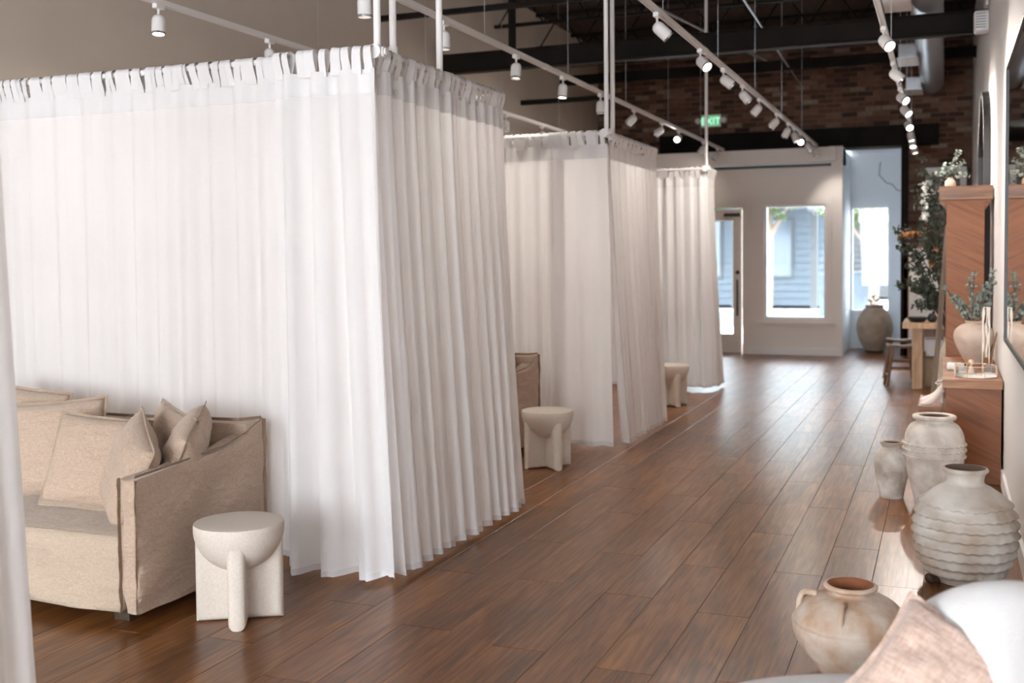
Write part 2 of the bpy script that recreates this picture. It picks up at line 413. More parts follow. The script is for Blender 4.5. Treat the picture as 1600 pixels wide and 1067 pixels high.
# planks: single pieces where they can be picked apart, the rest joined
PW, PL = .22, 1.42
def plank_mb(w_, l_):
    b = .0016; h = .012
    mb = MB()
    x0, x1, y0, y1 = -w_/2+.0006, w_/2-.0006, -l_/2+.0006, l_/2-.0006
    mb.v = [(x0, y0, -h), (x1, y0, -h), (x1, y1, -h), (x0, y1, -h), (x0, y0, -b), (x1, y0, -b), (x1, y1, -b), (x0, y1, -b),
            (x0+b, y0+b, 0), (x1-b, y0+b, 0), (x1-b, y1-b, 0), (x0+b, y1-b, 0)]
    mb.f = [(0, 1, 5, 4), (1, 2, 6, 5), (2, 3, 7, 6), (3, 0, 4, 7), (4, 5, 9, 8), (5, 6, 10, 9), (6, 7, 11, 10), (7, 4, 8, 11), (8, 9, 10, 11)]
    return mb
plank_me = plank_mb(PW, PL).mesh('plank', MT['plank'])
cells = []
ncol = int((XR-XL)/PW)+1
for i in range(ncol):
    x = XR-PW/2-i*PW
    off = (i*0.53 % 1.0)*PL+rnd.uniform(-.12, .12)
    y = -3.5+off-PL
    while y < 18.3:
        cells.append((x, y+PL/2)); y += PL
def visible(x, y):
    d = Vector((x, y, 0))-Vector((0, 0, 1.5)); q = d.dot(fw)
    if q < .5: return False
    px = 800+FPX*d.dot(r2)/q; py = 470.18-FPX*d.dot(u2)/q
    if not (-60 < px < 1680 and py < 1250): return False
    if x < -2.5 and (y > 4.3 and not (6.2 < y < 8.6)): return False
    if x < -4.6: return False
    if y > 17.6: return False
    return True
vis = sorted([c for c in cells if visible(*c)], key=lambda c: c[0]**2+c[1]**2)
single = set(vis[:300])
rest = MB()
for c in cells:
    if c in single: inst('plank', plank_me, fl, (c[0], c[1], 0))
    else:
        if c[1] > 18.1 and c[0] < -1.5: continue
        t = plank_mb(PW, PL); b = len(rest.v)
        rest.v += [(v[0]+c[0], v[1]+c[1], v[2]) for v in t.v]; rest.f += [tuple(b+i for i in f) for f in t.f]
o = rest.build('plank', MT['plank'], fl); tag(o, kind='stuff')

struct('wall_left', MB().box(XL-.12, XL, -3.6, YB+.3, 0, ZC), MT['wallgreige'])
struct('wall_right', MB().box(XR, XR+.12, -3.6, YB+.3, 0, ZC), MT['wallwhite'])
struct('baseboard_right', MB().box(XR-.016, XR, -3.4, YB, 0, .11, bev=.003), MT['trim'])
struct('ceiling', MB().box(XL-.12, XR+.12, -3.6, YB+.3, ZC, ZC+.1), MT['deck'])
# unseen rear wall behind the camera, wide opening added to let sky light in
mb = MB().box(XL-.12, -5.0, -3.7, -3.6, 0, ZC).box(0, XR+.12, -3.7, -3.6, 0, ZC).box(-5, 0, -3.7, -3.6, 0, .4).box(-5, 0, -3.7, -3.6, 3.1, ZC)
struct('wall_rear', mb, MT['wallwhite'])

# partition with window 1 and the door opening
DX0, DX1, DZ = -3.80, -2.87, 2.20
mb = MB()
mb.box(XL, DX0-.05, YP, YP+.14, 0, 2.82).box(DX0-.05, DX1+.03, YP, YP+.14, DZ+.03, 2.82)
mb.box(DX1+.03, -2.53, YP, YP+.14, 0, 2.82).box(-2.53, -1.62, YP, YP+.14, 2.25, 2.82).box(-2.53, -1.62, YP, YP+.14, 0, .535)
mb.box(-1.62, -1.40, YP, YP+.14, 0, 2.82).box(-1.60, -1.40, YP, YP+.14, 2.82, 3.09)
struct('wall_front', mb, MT['partition'])
struct('trim_1', MB().box(XL, -1.485, YP-.14, YP+.16, 2.865, 3.07), MT['partition'], label='boxed soffit above the partition with a dark gap under it')
struct('trim_7', MB().box(XL, -1.40, YP+.14, YB+.2, 2.83, 3.09), MT['coolwhite'], label='closed top of the partition under the brick')
struct('baseboard_front', MB().box(DX1+.1, -1.39, YP-.02, YP, 0, .11, bev=.004).box(XL, DX0-.1, YP-.02, YP, 0, .11, bev=.004), MT['trim'])
tag(MB().box(XL+.01, -1.56, YP-.05, YP-.002, 2.80, 2.84).build('soffit_gap_shade', MT['black']), 'dark gap under the soffit over the partition, shade painted as a black strip', 'shade strip')  # black box put in to darken the gap, standing for its shade
tag(MB().tube([(-.95, 18.18, 2.95), (-.97, 18.18, 2.75), (-.86, 18.18, 2.62), (-.78, 18.18, 2.60), (-.70, 18.18, 2.50), (-.60, 18.18, 2.48)], .006, 6).build('hanging_cord', MT['black'], None, 60), 'thin dark cord curling on the alcove wall above the urn', 'cord')
# side return from partition to alcove
YA = 18.2
struct('wall_alcove_side', MB().box(-1.46, -1.40, YP+.14, YA, 0, 3.06), MT['coolwhite'])
mb = MB().box(-1.46, -1.40, YA, YA+.12, 0, 3.1).box(-.80, -.50, YA, YA+.12, 0, 3.1).box(-1.40, -.80, YA, YA+.12, 2.26, 3.1).box(-1.40, -.80, YA, YA+.12, 0, .58)
struct('wall_alcove_front', mb, MT['coolwhite'])
struct('wall_alcove_right', MB().box(-.56, -.50, YB+.2, YA, 0, 3.1), MT['coolwhite'])
struct('ceiling_alcove', MB().box(-1.46, -.50, YB, YA+.1, 3.1, 3.16), MT['coolwhite'])
struct('trim_2', MB().box(-1.40, -.56, YA-.015, YA, .55, .60).box(-1.40, -.56, YA-.012, YA, 2.33, 2.37).box(-.82, -.78, YA-.015, YA, .6, 2.33).box(-1.40, -.56, YA-.015, YA, 0, .12).box(-1.0, -.975, YA-.01, YA, .12, .55).box(-.66, -.63, YA-.012, YA, 0, 2.33), MT['coolwhite'])

def window(name, x0, x1, z0, z1, y, fr, label, panes=1, depth=.1):
    o = struct(name, MB().box(x0, x0+fr, y, y+depth, z0, z1).box(x1-fr, x1, y, y+depth, z0, z1).box(x0+fr, x1-fr, y, y+depth, z0, z0+fr).box(x0+fr, x1-fr, y, y+depth, z1-fr, z1), MT['trim'], label=label)
    MB().box(x0+fr, x1-fr, y+depth*.5, y+depth*.5+.006, z0+fr, z1-fr).build('pane', MT['glass'], o)
    return o
w1 = window('window_1', -2.53, -1.62, .535, 2.25, YP+.02, .035, 'tall white framed fixed window in the partition beside the door')
MB().box(-2.60, -2.53, YP-.02, YP, .50, 2.33, bev=.003).box(-1.62, -1.545, YP-.02, YP, .50, 2.33, bev=.003).box(-2.53, -1.62, YP-.02, YP, 2.25, 2.33, bev=.003).build('casing', MT['partition'], w1)
MB().box(-2.64, -1.50, YP-.045, YP, .455, .50, bev=.004).box(-2.53, -1.62, YP-.018, YP, .50, .535).build('window_sill', MT['partition'], w1)
w2 = window('window_2', -1.40, -.80, .58, 2.26, YA+.02, .03, 'alcove window behind the big round urn')
# door
d1 = struct('door_1', MB().box(DX0, DX0+.13, YP+.03, YP+.075, .01, DZ).box(DX1-.13, DX1, YP+.03, YP+.075, .01, DZ).box(DX0+.13, DX1-.13, YP+.03, YP+.075, .01, .30).box(DX0+.13, DX1-.13, YP+.03, YP+.075, 2.03, DZ), MT['partition'], label='white glazed shop door with a long black pull handle')
MB().box(DX0+.13, DX1-.13, YP+.048, YP+.056, .30, 2.03).build('pane', MT['glass'], d1)
hx = DX1-.06
MB().tube([(hx, YP-.02, .58), (hx, YP-.02, 1.13)], .014, 10).tube([(hx, YP+.03, .66), (hx, YP-.02, .66)], .009, 8).tube([(hx, YP+.03, 1.05), (hx, YP-.02, 1.05)], .009, 8).build('door_handle', MT['black'], d1, 40)
MB().tube([(hx, YP+.03, 1.24), (hx, YP+.0, 1.24)], .03, 16).build('lock', MT['black'], d1, 40)
MB().box(DX1-.27, DX1-.02, YP+.0, YP+.03, 2.09, 2.14, bev=.004).build('door_closer', MT['black'], d1)
struct('trim_3', MB().box(DX0-.10, DX0-.01, YP-.02, YP, 0, DZ+.1).box(DX1+.02, DX1+.10, YP-.02, YP, 0, DZ+.1).box(DX0-.01, DX1+.02, YP-.02, YP, DZ+.02, DZ+.1), MT['partition'])
struct('trim_4', MB().box(DX0, DX1, YP-.03, YP+.12, 0, .012), MT['reflector'], label='metal door threshold')

# brick wall: everything above the header and the strip right of the dark post
mort = MB().box(XL, XR, YB, YB+.2, 3.07, ZC).box(-.50, XR, YB, YB+.2, 0, 3.07)
bw = struct('wall_brick', mort, MT['mortar'], label='old red brick shopfront wall with worn joints')
BL, BH, BJ = .215, .062, .012
bricks = []
row = 0; z = 0.0
while z < ZC-.05:
    off = (row % 2)*.5*(BL+BJ)
    x = XR-off
    while x > XL:
        x0 = max(x-BL, XL); x1 = x
        if x1-x0 > .05:
            if z >= 3.07 or x0 > -.50: bricks.append((x0, x1, z))
            elif x1 > -.40 and z < 3.07: bricks.append((-.50, x1, z))
        x -= BL+BJ
    z += BH+BJ; row += 1
bricks.sort(key=lambda b: (b[0]+.2)**2+((b[2]-2.9)*1.3)**2)
bricks_vis = [b for b in bricks if b[2] > .6 and b[2] < 4.75]
br_s = set(bricks_vis[:300])
b_me = MB().box(-.5, .5, -.016, .03, -.5, .5).mesh('brick', MT['brick'])
joined = MB()
for b in bricks:
    pr = rnd.uniform(-.006, .005)
    if b in br_s:
        o = inst('brick', b_me, bw, ((b[0]+b[1])/2, YB+pr, b[2]+BH/2), (0, 0, 0), (b[1]-b[0], 1, BH*rnd.uniform(.93, 1.0)))
    else: joined.box(b[0], b[1], YB-.016+pr, YB+.03, b[2], b[2]+BH)
o = joined.build('brick', MT['brick'], bw); tag(o, kind='stuff')
# black steel header and post at the shopfront
struct('trim_5', MB().box(-4.2, -.09, YB-.16, YB-.02, 3.08, 3.38, bev=.004), MT['steel'], label='black steel lintel across the shopfront')
struct('trim_6', MB().box(-.60, -.50, YB-.10, YB+.2, 0, 3.08), MT['steel'], label='dark steel post at the left end of the brick')

# ------------------------------------------------------------------ ceiling steel
def joist(y, z0, z1, label):
    t = thing('steel_joist', label, 'joist', (0, y, 0), 0, 'open web joists under the roof')
    MB().box(XL, XR, -.03, .03, z1-.04, z1).build('top_chord', MT['steel'], t)
    MB().box(XL, XR, -.03, .03, z0, z0+.035).build('bottom_chord', MT['steel'], t)
    mb = MB(); x = XL+.05; k = 0
    while x < XR-.3:
        a, b = (z0+.02, z1-.02) if k % 2 == 0 else (z1-.02, z0+.02)
        mb.tube([(x, 0, a), (x+.3, 0, b)], .011, 5, cap=False); x += .3; k += 1
    o = mb.build('web', MT['steel'], t)
JL = ['%s black open web joist under the roof, counted from the photographer' % q for q in ('first', 'second', 'third', 'fourth', 'fifth', 'farthest')]
for i, y in enumerate((6.3, 7.9, 9.5, 12.7, 14.2, 15.7)):
    joist(y, 4.36, ZC-.01, JL[i])
bt = thing('steel_beam', 'broad black steel beam crossing the shop under the roof joists', 'beam', (0, 11.2, 0))
MB().box(XL, XR, -.07, .07, 3.56, 3.575).box(XL, XR, -.008, .008, 3.575, 3.755).box(XL, XR, -.07, .07, 3.755, 3.77).box(XL, XR, -.06, -.0, 3.58, 3.75).build('girder', MT['steel'], bt)
MB().tube([(XL, -.11, 3.54), (XR, -.11, 3.54)], .006, 6).build('conduit', MT['darkwood'], bt, 60)
for i, (y, z0, h, xa, xb, lb) in enumerate(((9.7, 3.86, .05, XL, -2.0, 'thin black bracing bar crossing above the broad beam'), (13.6, 3.52, .06, XL, -4.0, 'short black brace on the greige wall beyond the broad beam'), (15.2, 4.0, .14, XL, XR, 'black roof purlin near the brick wall'), (16.6, 4.33, .03, XL, XR, 'pale conduit run along the top of the brick wall'))):
    t = MB().box(xa, xb, y-.03, y+.03, z0, z0+h).build('roof_bar', MT['steel'] if i < 3 else MT['duct']); tag(t, lb, 'bar')
tag(MB().box(-4.35, -4.29, 10.9, 10.97, 3.56, ZC).build('hanger_bar', MT['steel']), 'black hanger bar between broad beam and roof above the first booth', 'bar')
tag(MB().tube([(-3.0, 9.0, 4.0), (-2.2, 16.9, 4.25)], .014, 6).build('conduit', MT['duct'], None, 60), 'thin pale conduit running diagonally under the dark roof', 'conduit')
tag(MB().tube([(-1.9, 8.0, 4.2), (-2.0, 17.0, 4.0)], .012, 6).build('conduit', MT['duct'], None, 60), 'thin pale conduit beside the middle light track under the roof', 'conduit')
# duct
dt = thing('spiral_duct', 'round galvanised air duct hanging under the roof near the right wall', 'duct', (-.18, 0, 3.95))
mb = MB(); 
for k in range(30):
    y = 6.0+k*.36
mb.tube([(0, 6.0+k*.18, 0) for k in range(61)], [.155+(.004 if k % 3 == 0 else 0) for k in range(61)], 28).build('pipe', MT['duct'], dt, 40)
for y in (7.6, 10.4, 13.6, 16.2):
    MB().box(-.34, -.14, y, y+.55, -.16, .0, bev=.01).build('register', MT['duct'], dt)
    mb = MB().box(-.36, -.12, y-.02, y+.57, -.175, -.16); mb.build('register_frame', MT['whitemetal'], dt)
for y in (7, 10, 13, 16): MB().tube([(0, y, .15), (0, y, ZC-3.95)], .004, 6).build('hanger', MT['duct'], dt)
# wall speaker / emergency box on right wall
t = thing('wall_speaker', 'white box speaker high on the right wall where the broad beam ends', 'speaker', (.30, 10.75, 3.48))
MB().softbox(-.07, .06, -.09, .09, 0, .19, r=.025, res=.02).build('housing', MT['whitemetal'], t, 60)
mb = MB()
for k in range(6): mb.box(-.055, .03, -.1, -.09, .03+k*.024, .042+k*.024)
mb.build('grille', MT['reflector'], t)
tag(MB().tube([(.335, 10.6, 3.7), (.335, 10.6, ZC)], .012, 8).build('conduit', MT['whitemetal'], None, 60), 'white conduit rising on the right wall above the box speaker', 'conduit')
# exit sign
t = thing('exit_sign', 'green lit exit sign with two lamp heads on the brick wall', 'exit sign', (-3.40, YB-.06, 3.50))
MB().box(-.15, .15, -.025, .025, 0, .19, bev=.006).build('housing', MT['whitemetal'], t)
MB().box(-.135, .135, -.031, -.024, .015, .175).build('face', MT['green'], t)
cu = bpy.data.curves.new('sign_text', 'FONT'); cu.body = 'EXIT'; cu.size = .15; cu.align_x = 'CENTER'; cu.extrude = .002
to = bpy.data.objects.new('sign_text_src', cu); COL.objects.link(to)
bpy.context.view_layer.update()
me = bpy.data.meshes.new_from_object(to.evaluated_get(bpy.context.evaluated_depsgraph_get())); bpy.data.objects.remove(to)
me.materials.clear(); me.materials.append(MT['signletters'])
o = bpy.data.objects.new('lettering', me); COL.objects.link(o); o.parent = t; o.location = (0, -.034, .04); o.rotation_euler = (PI/2, 0, 0)
for sx in (-1, 1):
    MB().tube([(sx*.20, -.05, .10), (sx*.20, .03, .10)], .042, 14).tube([(sx*.14, 0, .10), (sx*.20, 0, .10)], .012, 8).build('lamp_head', MT['whitemetal'], t, 40)

# ------------------------------------------------------------------ light tracks and spotlights
TZ = 3.1
TRACKS = {'far left': (-4.55, 4.6, 14.6), 'left': (-3.14, 4.6, 16.6), 'middle': (-1.76, 4.4, 16.55), 'right': (-.41, 4.6, 16.6)}
for nm, (x, y0, y1) in TRACKS.items():
    t = thing('lighting_track', 'white %s ceiling light track hung on thin cables' % {'far left': 'leftmost (beside the greige wall)', 'left': 'second from left (over the curtained booths)', 'middle': 'third from left (over the walkway edge)', 'right': 'rightmost (beside the white wall)'}[nm], 'light track', (x, 0, TZ))
    MB().box(-.018, .018, y0, y1, 0, .02).box(-.018, -.011, y0, y1, -.014, 0).box(.011, .018, y0, y1, -.014, 0).build('rail', MT['whitemetal'], t)
    MB().box(-.02, .02, y1, y1+.02, -.016, .022).build('end_cap', MT['whitemetal'], t)
    y = y0+.9
    while y < y1:
        MB().tube([(0, y, .02), (0, y, ZC-TZ)], .0022, 5).build('suspension_cable', MT['duct'], t); y += 1.9
    for y in ((y0+y1)/2-1.9,):
        MB().box(-.02, .02, y-.05, y+.05, -.016, .022).build('connector', MT['whitemetal'], t)

def lamp_proto():
    t = bpy.data.objects.new('track_spotlight', None); COL.objects.link(t)
    MB().box(-.019, .019, -.038, .038, -.04, -.006, bev=.004).build('adapter', MT['whitemetal'], t)
    MB().tube([(0, 0, -.035), (0, 0, -.085)], .008, 8).build('stem', MT['whitemetal'], t, 40)
    h = MB().lathe([(.002, .024), (.016, .022), (.030, .014), (.038, .002), (.042, -.014), (.042, -.100), (.040, -.102), (.037, -.100), (.036, -.088), (.002, -.087)], 24).build('lamp_head', MT['whitemetal'], t, 40)
    h.location = (0, 0, -.098)
    return t, h
LP, LH = lamp_proto()
lens_m = MB().lathe([(.002, -.0985), (.020, -.0975), (.0355, -.094)], 20).mesh('lens', MT['lens'], 180)
lens_d = MB().lathe([(.002, -.0885), (.020, -.0885), (.0355, -.0885)], 20).mesh('lens', MT['lensdim'], 180)
ring_m = MB().lathe([(.0422, -.090), (.0428, -.090), (.0428, -.103), (.0375, -.103)], 24).mesh('trim_ring', MT['reflector'], 60)
ORD = ['nearest', 'second nearest', 'third nearest', 'fourth nearest', 'fifth nearest', 'sixth nearest', 'seventh nearest', 'eighth nearest', 'ninth nearest', 'tenth nearest', 'eleventh nearest', 'twelfth nearest']
D = (0, 0, -1)
LAMPS = {
 'left': [(5.62, D, 0), (6.70, D, 0), (8.03, (0, -.14, -1), 0), (9.16, (-.05, -.1, -1), 1), (10.29, D, 0), (11.53, (-.8, -.2, -.8), 0), (12.78, (-.9, -.1, -.6), 0), (13.67, (-.05, -1, -.45), 1), (15.17, (-.6, -.1, -.9), 0), (16.2, (-.7, 0, -.8), 0)],
 'middle': [(7.04, (.75, .55, -.75), 0), (8.40, (.75, -.55, -.75), 1), (9.34, (.9, .3, -.75), 0), (10.28, (.7, .3, -.9), 0), (11.27, (-.8, .2, -.8), 0), (12.50, (-.8, .1, -.8), 0), (13.46, (-.5, .4, -.8), 0), (14.0, (.4, -.2, -.9), 0), (14.64, (.2, -.9, -.5), 1), (15.4, (.5, .1, -.9), 0), (16.2, (.4, .2, -.9), 0)],
 'right': [(6.30, (.6, .3, -.8), 0), (8.12, (.6, -.8, -.8), 1), (9.62, (.8, .1, -.7), 0), (11.12, (.8, -.8, -.7), 1), (12.05, (.7, -.6, -.8), 1), (13.46, (.3, -.8, -.6), 1), (14.5, (.2, -.1, -1), 1), (15.5, (.1, -.5, -.9), 1), (16.3, (.2, -.1, -1), 1)],
 'far left': [(5.54, (.05, -.12, -1), 1), (6.74, D, 0), (11.3, D, 0), (12.48, D, 0)]}
TN = {'left': 'second track from the left', 'middle': 'third track from the left', 'right': 'rightmost track', 'far left': 'leftmost track'}
for nm, lst in LAMPS.items():
    x = TRACKS[nm][0]
    for i, (y, d, lit) in enumerate(lst):
        dv = Vector(d).normalized()
        c = copy_tree(LP); c.location = (x, y, TZ)
        tilt = 'pointing straight down' if dv.z < -.98 else ('tilted left' if dv.x < -.25 else ('tilted right' if dv.x > .25 else 'turned towards the room'))
        tag(c, '%s white spotlight on the %s, %s' % (ORD[i], TN[nm], ('lit, '+tilt) if lit else tilt), 'spotlight', 'spotlights on the '+TN[nm])
        head = [k for k in c.children if k.name.startswith('lamp_head')][0]
        q = Vector((0, 0, -1)).rotation_difference(dv); head.rotation_mode = 'QUATERNION'; head.rotation_quaternion = q
        inst('lens', lens_m if lit else lens_d, head, (0, 0, 0)); inst('trim_ring', ring_m, head, (0, 0, 0))
        l = bpy.data.lights.new('spot', 'SPOT'); l.energy = SPOT_W*(.28 if nm in ('left', 'far left') else 1)*(1.4 if nm in ('left', 'far left') and i == 0 else (.25 if y > 15 or (nm == 'middle' and y > 12) or (nm == 'right' and i == 0) else 3.4 if (nm == 'left' and i == 3) else (.5 if nm == 'left' and i in (2, 5) else 1))); l.color = (1, .91, .83); l.spot_size = math.radians(165 if nm in ('left', 'far left') else 100); l.spot_blend = 1.0; l.shadow_soft_size = .03
        lo = bpy.data.objects.new('spot', l); COL.objects.link(lo); lo.parent = head; lo.location = (0, 0, -.115)
for ch in list(LP.children): bpy.data.objects.remove(ch)
bpy.data.objects.remove(LP)

# ------------------------------------------------------------------ curtained booths
RZ = 2.455                    # rod height
CT, HB = 2.372, 2.262         # curtain top, header bottom
TABW = .034
def tab_mesh(fr=.0):
    """cloth loop: from the header front, up over the rod, down behind"""
    mb = MB(); pts = []
    top = RZ-CT
    pts.append((-.006, -.02)); pts.append((-.010, .012)); pts.append((-.022, top*.6))
    for k in range(7):
        a = PI+ -k*PI/6; pts.append((math.cos(a)*.0265, top+math.sin(a)*.0265))
    pts.append((.020, top*.55)); pts.append((.008, .010)); pts.append((.004, -.02))
    n = len(pts)
    def P(i, j):
        w_ = TABW*.5*(1-.22*math.sin(PI*j/(n-1)))
        return ((i-1)*w_, pts[j][0]+(.0015 if i == 1 else 0), pts[j][1])
    mb.grid(P, 3, n)
    return mb.mesh('tab', MT['header'], 60)
TAB = tab_mesh()
def sn(s, seed, f): return noise.noise(Vector((s*f, seed*7.31, seed*1.7)))
def curtain(label, p0, p1, seed, pleat=.13, aT=.010, aB=.032, flare0=0, flare1=0, bulge=.0, zb=.035, outw=None, group=None, ends=None, tabstep=.058, sharp=1.6, rowsf=26, wide=None, care=False):
    p0 = Vector((p0[0], p0[1], 0)); p1 = Vector((p1[0], p1[1], 0)); Lh = (p1-p0).length; tdir = (p1-p0)/Lh
    nrm = Vector(outw)
    t = thing('curtain', label, 'curtain', (p0.x, p0.y, 0), 0, group)
    nu = max(12, int(Lh/pleat*9)); 
    def wave(s):
        ph = 2*PI*(s/pleat+.55*sn(s, seed, 1.7/pleat*.13)+.9*sn(s, seed+3, .9))
        a = .72+.75*sn(s, seed+5, 4.0)
        w_ = math.tanh(sharp*math.sin(ph))/math.tanh(sharp)
        return a*w_+.25*math.sin(2.3*ph+seed)
    def pos(s, z, off=0):
        v = (CT-z)/(CT-zb); v = max(0, min(1, v)); u = s/Lh
        amp = aT+(aB-aT)*v**.8
        o_ = amp*wave(s+.02*v*sn(s, seed+9, 2.0))+bulge*v**1.4*(wide(u) if wide else 1)+off
        o_ += .008*v*sn(s*1.0+v*.7, seed+12, 3)
        sh = (flare0*(1-u)+flare1*u)*v**1.3+.022*v*sn(s, seed+8, 3.2)
        if ends: o_ += ends(u, v)
        return tdir*(s+sh)+nrm*o_
    def sheet(z1, z0, rows, off):
        mb = MB()
        def P(i, j):
            s = Lh*i/(nu-1); f = j/(rows-1)
            zz = z1+(z0-z1)*f
            p = pos(s, zz, off)
            dz = 0 if z0 > 1 else f*.010*sn(s, seed+20, 5)
            return (p.x, p.y, zz+dz)
        mb.grid(P, nu, rows); return mb
    sheet(CT, zb, rowsf, 0).build('panel', MT['curtain'], t, 180, fix=False)
    sheet(CT+.001, HB, 4, .0035).build('header', MT['header'], t, 180, fix=False)
    sheet(zb+.028, zb-.001, 3, .0025).build('hem', MT['header'], t, 180, fix=False)
    k = int(Lh/tabstep); ang = math.atan2(tdir.y, tdir.x)
    out_is_minus = nrm.dot(Vector((math.sin(ang), -math.cos(ang), 0))) > 0
    for i in range(k):
        s = (i+.5+rnd.uniform(-.18, .18))*Lh/k
        inst('tab', TAB, t, (tdir.x*s, tdir.y*s, CT), (rnd.uniform(-.05, .05), rnd.uniform(-.14, .14), ang+(0 if out_is_minus else PI)+rnd.uniform(-.25, .25)), (rnd.uniform(1.0, 1.75), 1, 1))
    if care:
        p = pos(care, 2.30, .008)
        MB().box(-.020, .020, -.0006, .0006, -.014, .014).build('care_label', MT['whitemetal'], t, loc=(p.x, p.y, 2.295), rot=(0, 0, ang))
    return t

XC = -2.45
BOOTHS = [('first', 4.55, 6.03), ('second', 8.2, 9.75), ('third', 12.0, 12.45)]
GF = 'curtain panels of the booths'
def booth_frame(nm, y0, y1, posts):
    t = thing('booth_frame', 'white pipe frame carrying the curtains of the %s booth' % nm, 'curtain frame', (XC, y0, 0))
    for (dx, dy) in posts: MB().tube([(dx, dy, RZ-.03), (dx, dy, ZC)], .0175, 14).build('post', MT['whitemetal'], t, 40)
    MB().tube([(0.05, -.05, RZ), (-2.75, -.05, RZ)], .0165, 12).build('rail', MT['whitemetal'], t, 40)
    MB().tube([(0, -.08, RZ+.004), (0, y1-y0, RZ+.004)], .0165, 12).build('rail', MT['whitemetal'], t, 40)
    MB().tube([(0, y1-y0-.02, RZ), (-2.75, y1-y0-.02, RZ)], .0165, 12).build('rail', MT['whitemetal'], t, 40)
    MB().tube([(0, -.085, RZ), (0, -.02, RZ)], .033, 18).tube([(-.04, -.05, RZ), (.04, -.05, RZ)], .024, 14).build('corner_fitting', MT['whitemetal'], t, 40)
    MB().tube([(0, .08, RZ), (0, .13, RZ)], .027, 14).tube([(0, .105, RZ-.04), (0, .105, RZ+.05)], .023, 14).build('corner_fitting', MT['whitemetal'], t, 40)
    return t
booth_frame('first', 4.55, 6.03, [(0, -.05), (0, .105), (0, .62)])
booth_frame('second', 8.2, 9.75, [(0, -.02), (0, .15)])
booth_frame('third', 12.0, 12.45, [(0, 0)])
FN = (0, -1, 0); SD = (1, 0, 0)
# booth 1
curtain('long sheer white curtain behind the first sofa', (-5.22, 4.50), (-2.86, 4.50), 3, pleat=.16, aT=.012, aB=.034, sharp=2.2, outw=FN, group=GF, zb=.04, rowsf=30, tabstep=.042)
curtain('white curtain panel at the front corner of the nearest full booth, flaring over the floor', (-2.98, 4.44), (-2.43, 4.45), 11, pleat=.185, aT=.020, aB=.066, flare0=.06, flare1=.13, bulge=.07, outw=FN, group=GF, zb=.025, sharp=2.4, rowsf=30)
curtain('pleated white curtain on the walkway side of the first booth, half nearest its corner', (XC+.0, 4.46), (XC+.0, 5.32), 21, pleat=.15, aT=.020, aB=.055, flare0=.0, flare1=.02, bulge=.10, outw=SD, group=GF, zb=.03, sharp=2.6, rowsf=30, care=.22)
curtain('pleated white curtain on the walkway side of the first booth, half towards the shopfront', (XC+.0, 5.27), (XC+.0, 6.03), 27, pleat=.135, aT=.018, aB=.050, flare0=0, flare1=-.02, bulge=.11, outw=SD, group=GF, zb=.03, sharp=2.0, rowsf=30)
# booth 2
curtain('sheer white front curtain of the middle booth behind the second sofa', (-5.22, 8.16), (-2.80, 8.16), 33, pleat=.15, aT=.020, aB=.042, sharp=2.4, outw=FN, group=GF, zb=.04, tabstep=.045)
curtain('smooth white corner curtain panel of the middle booth', (-2.92, 8.14), (-2.43, 8.14), 37, pleat=.24, aT=.012, aB=.035, flare0=.03, flare1=.06, bulge=.05, outw=FN, group=GF, zb=.03, sharp=2.2)
curtain('pleated white curtain on the walkway side of the middle booth', (XC, 8.20), (XC, 9.72), 41, pleat=.14, aT=.014, aB=.044, sharp=2.2, flare0=0, flare1=-.25, bulge=.13, outw=SD, group=GF, zb=.035)
# booth 3
curtain('white front curtain of the farthest booth beside the shop door', (-4.0, 11.97), (-2.44, 11.97), 53, pleat=.13, aT=.012, aB=.034, flare1=.05, bulge=.03, outw=FN, group=GF, zb=.04)
curtain('narrow white side curtain of the farthest booth', (XC, 12.0), (XC, 12.42), 57, pleat=.10, aT=.012, aB=.036, bulge=.10, outw=SD, group=GF, zb=.05)
# booth 0 (only its far edge shows at the left border of the photo)
t = thing('booth_frame', 'white pipe frame of the booth at the left border of the view', 'curtain frame', (XC, .8, 0))
MB().tube([(0, 0, RZ), (0, 1.5, RZ)], .0165, 12).build('rail', MT['whitemetal'], t, 40)
MB().tube([(0, 1.42, RZ-.03), (0, 1.42, ZC)], .0175, 12).build('post', MT['whitemetal'], t, 40)
curtain('white curtain edge hanging nearest the camera at the left border', (XC, .85), (XC, 2.285), 61, pleat=.12, aT=.014, aB=.036, flare0=0, flare1=.05, bulge=.06, outw=SD, group=GF, zb=.03)

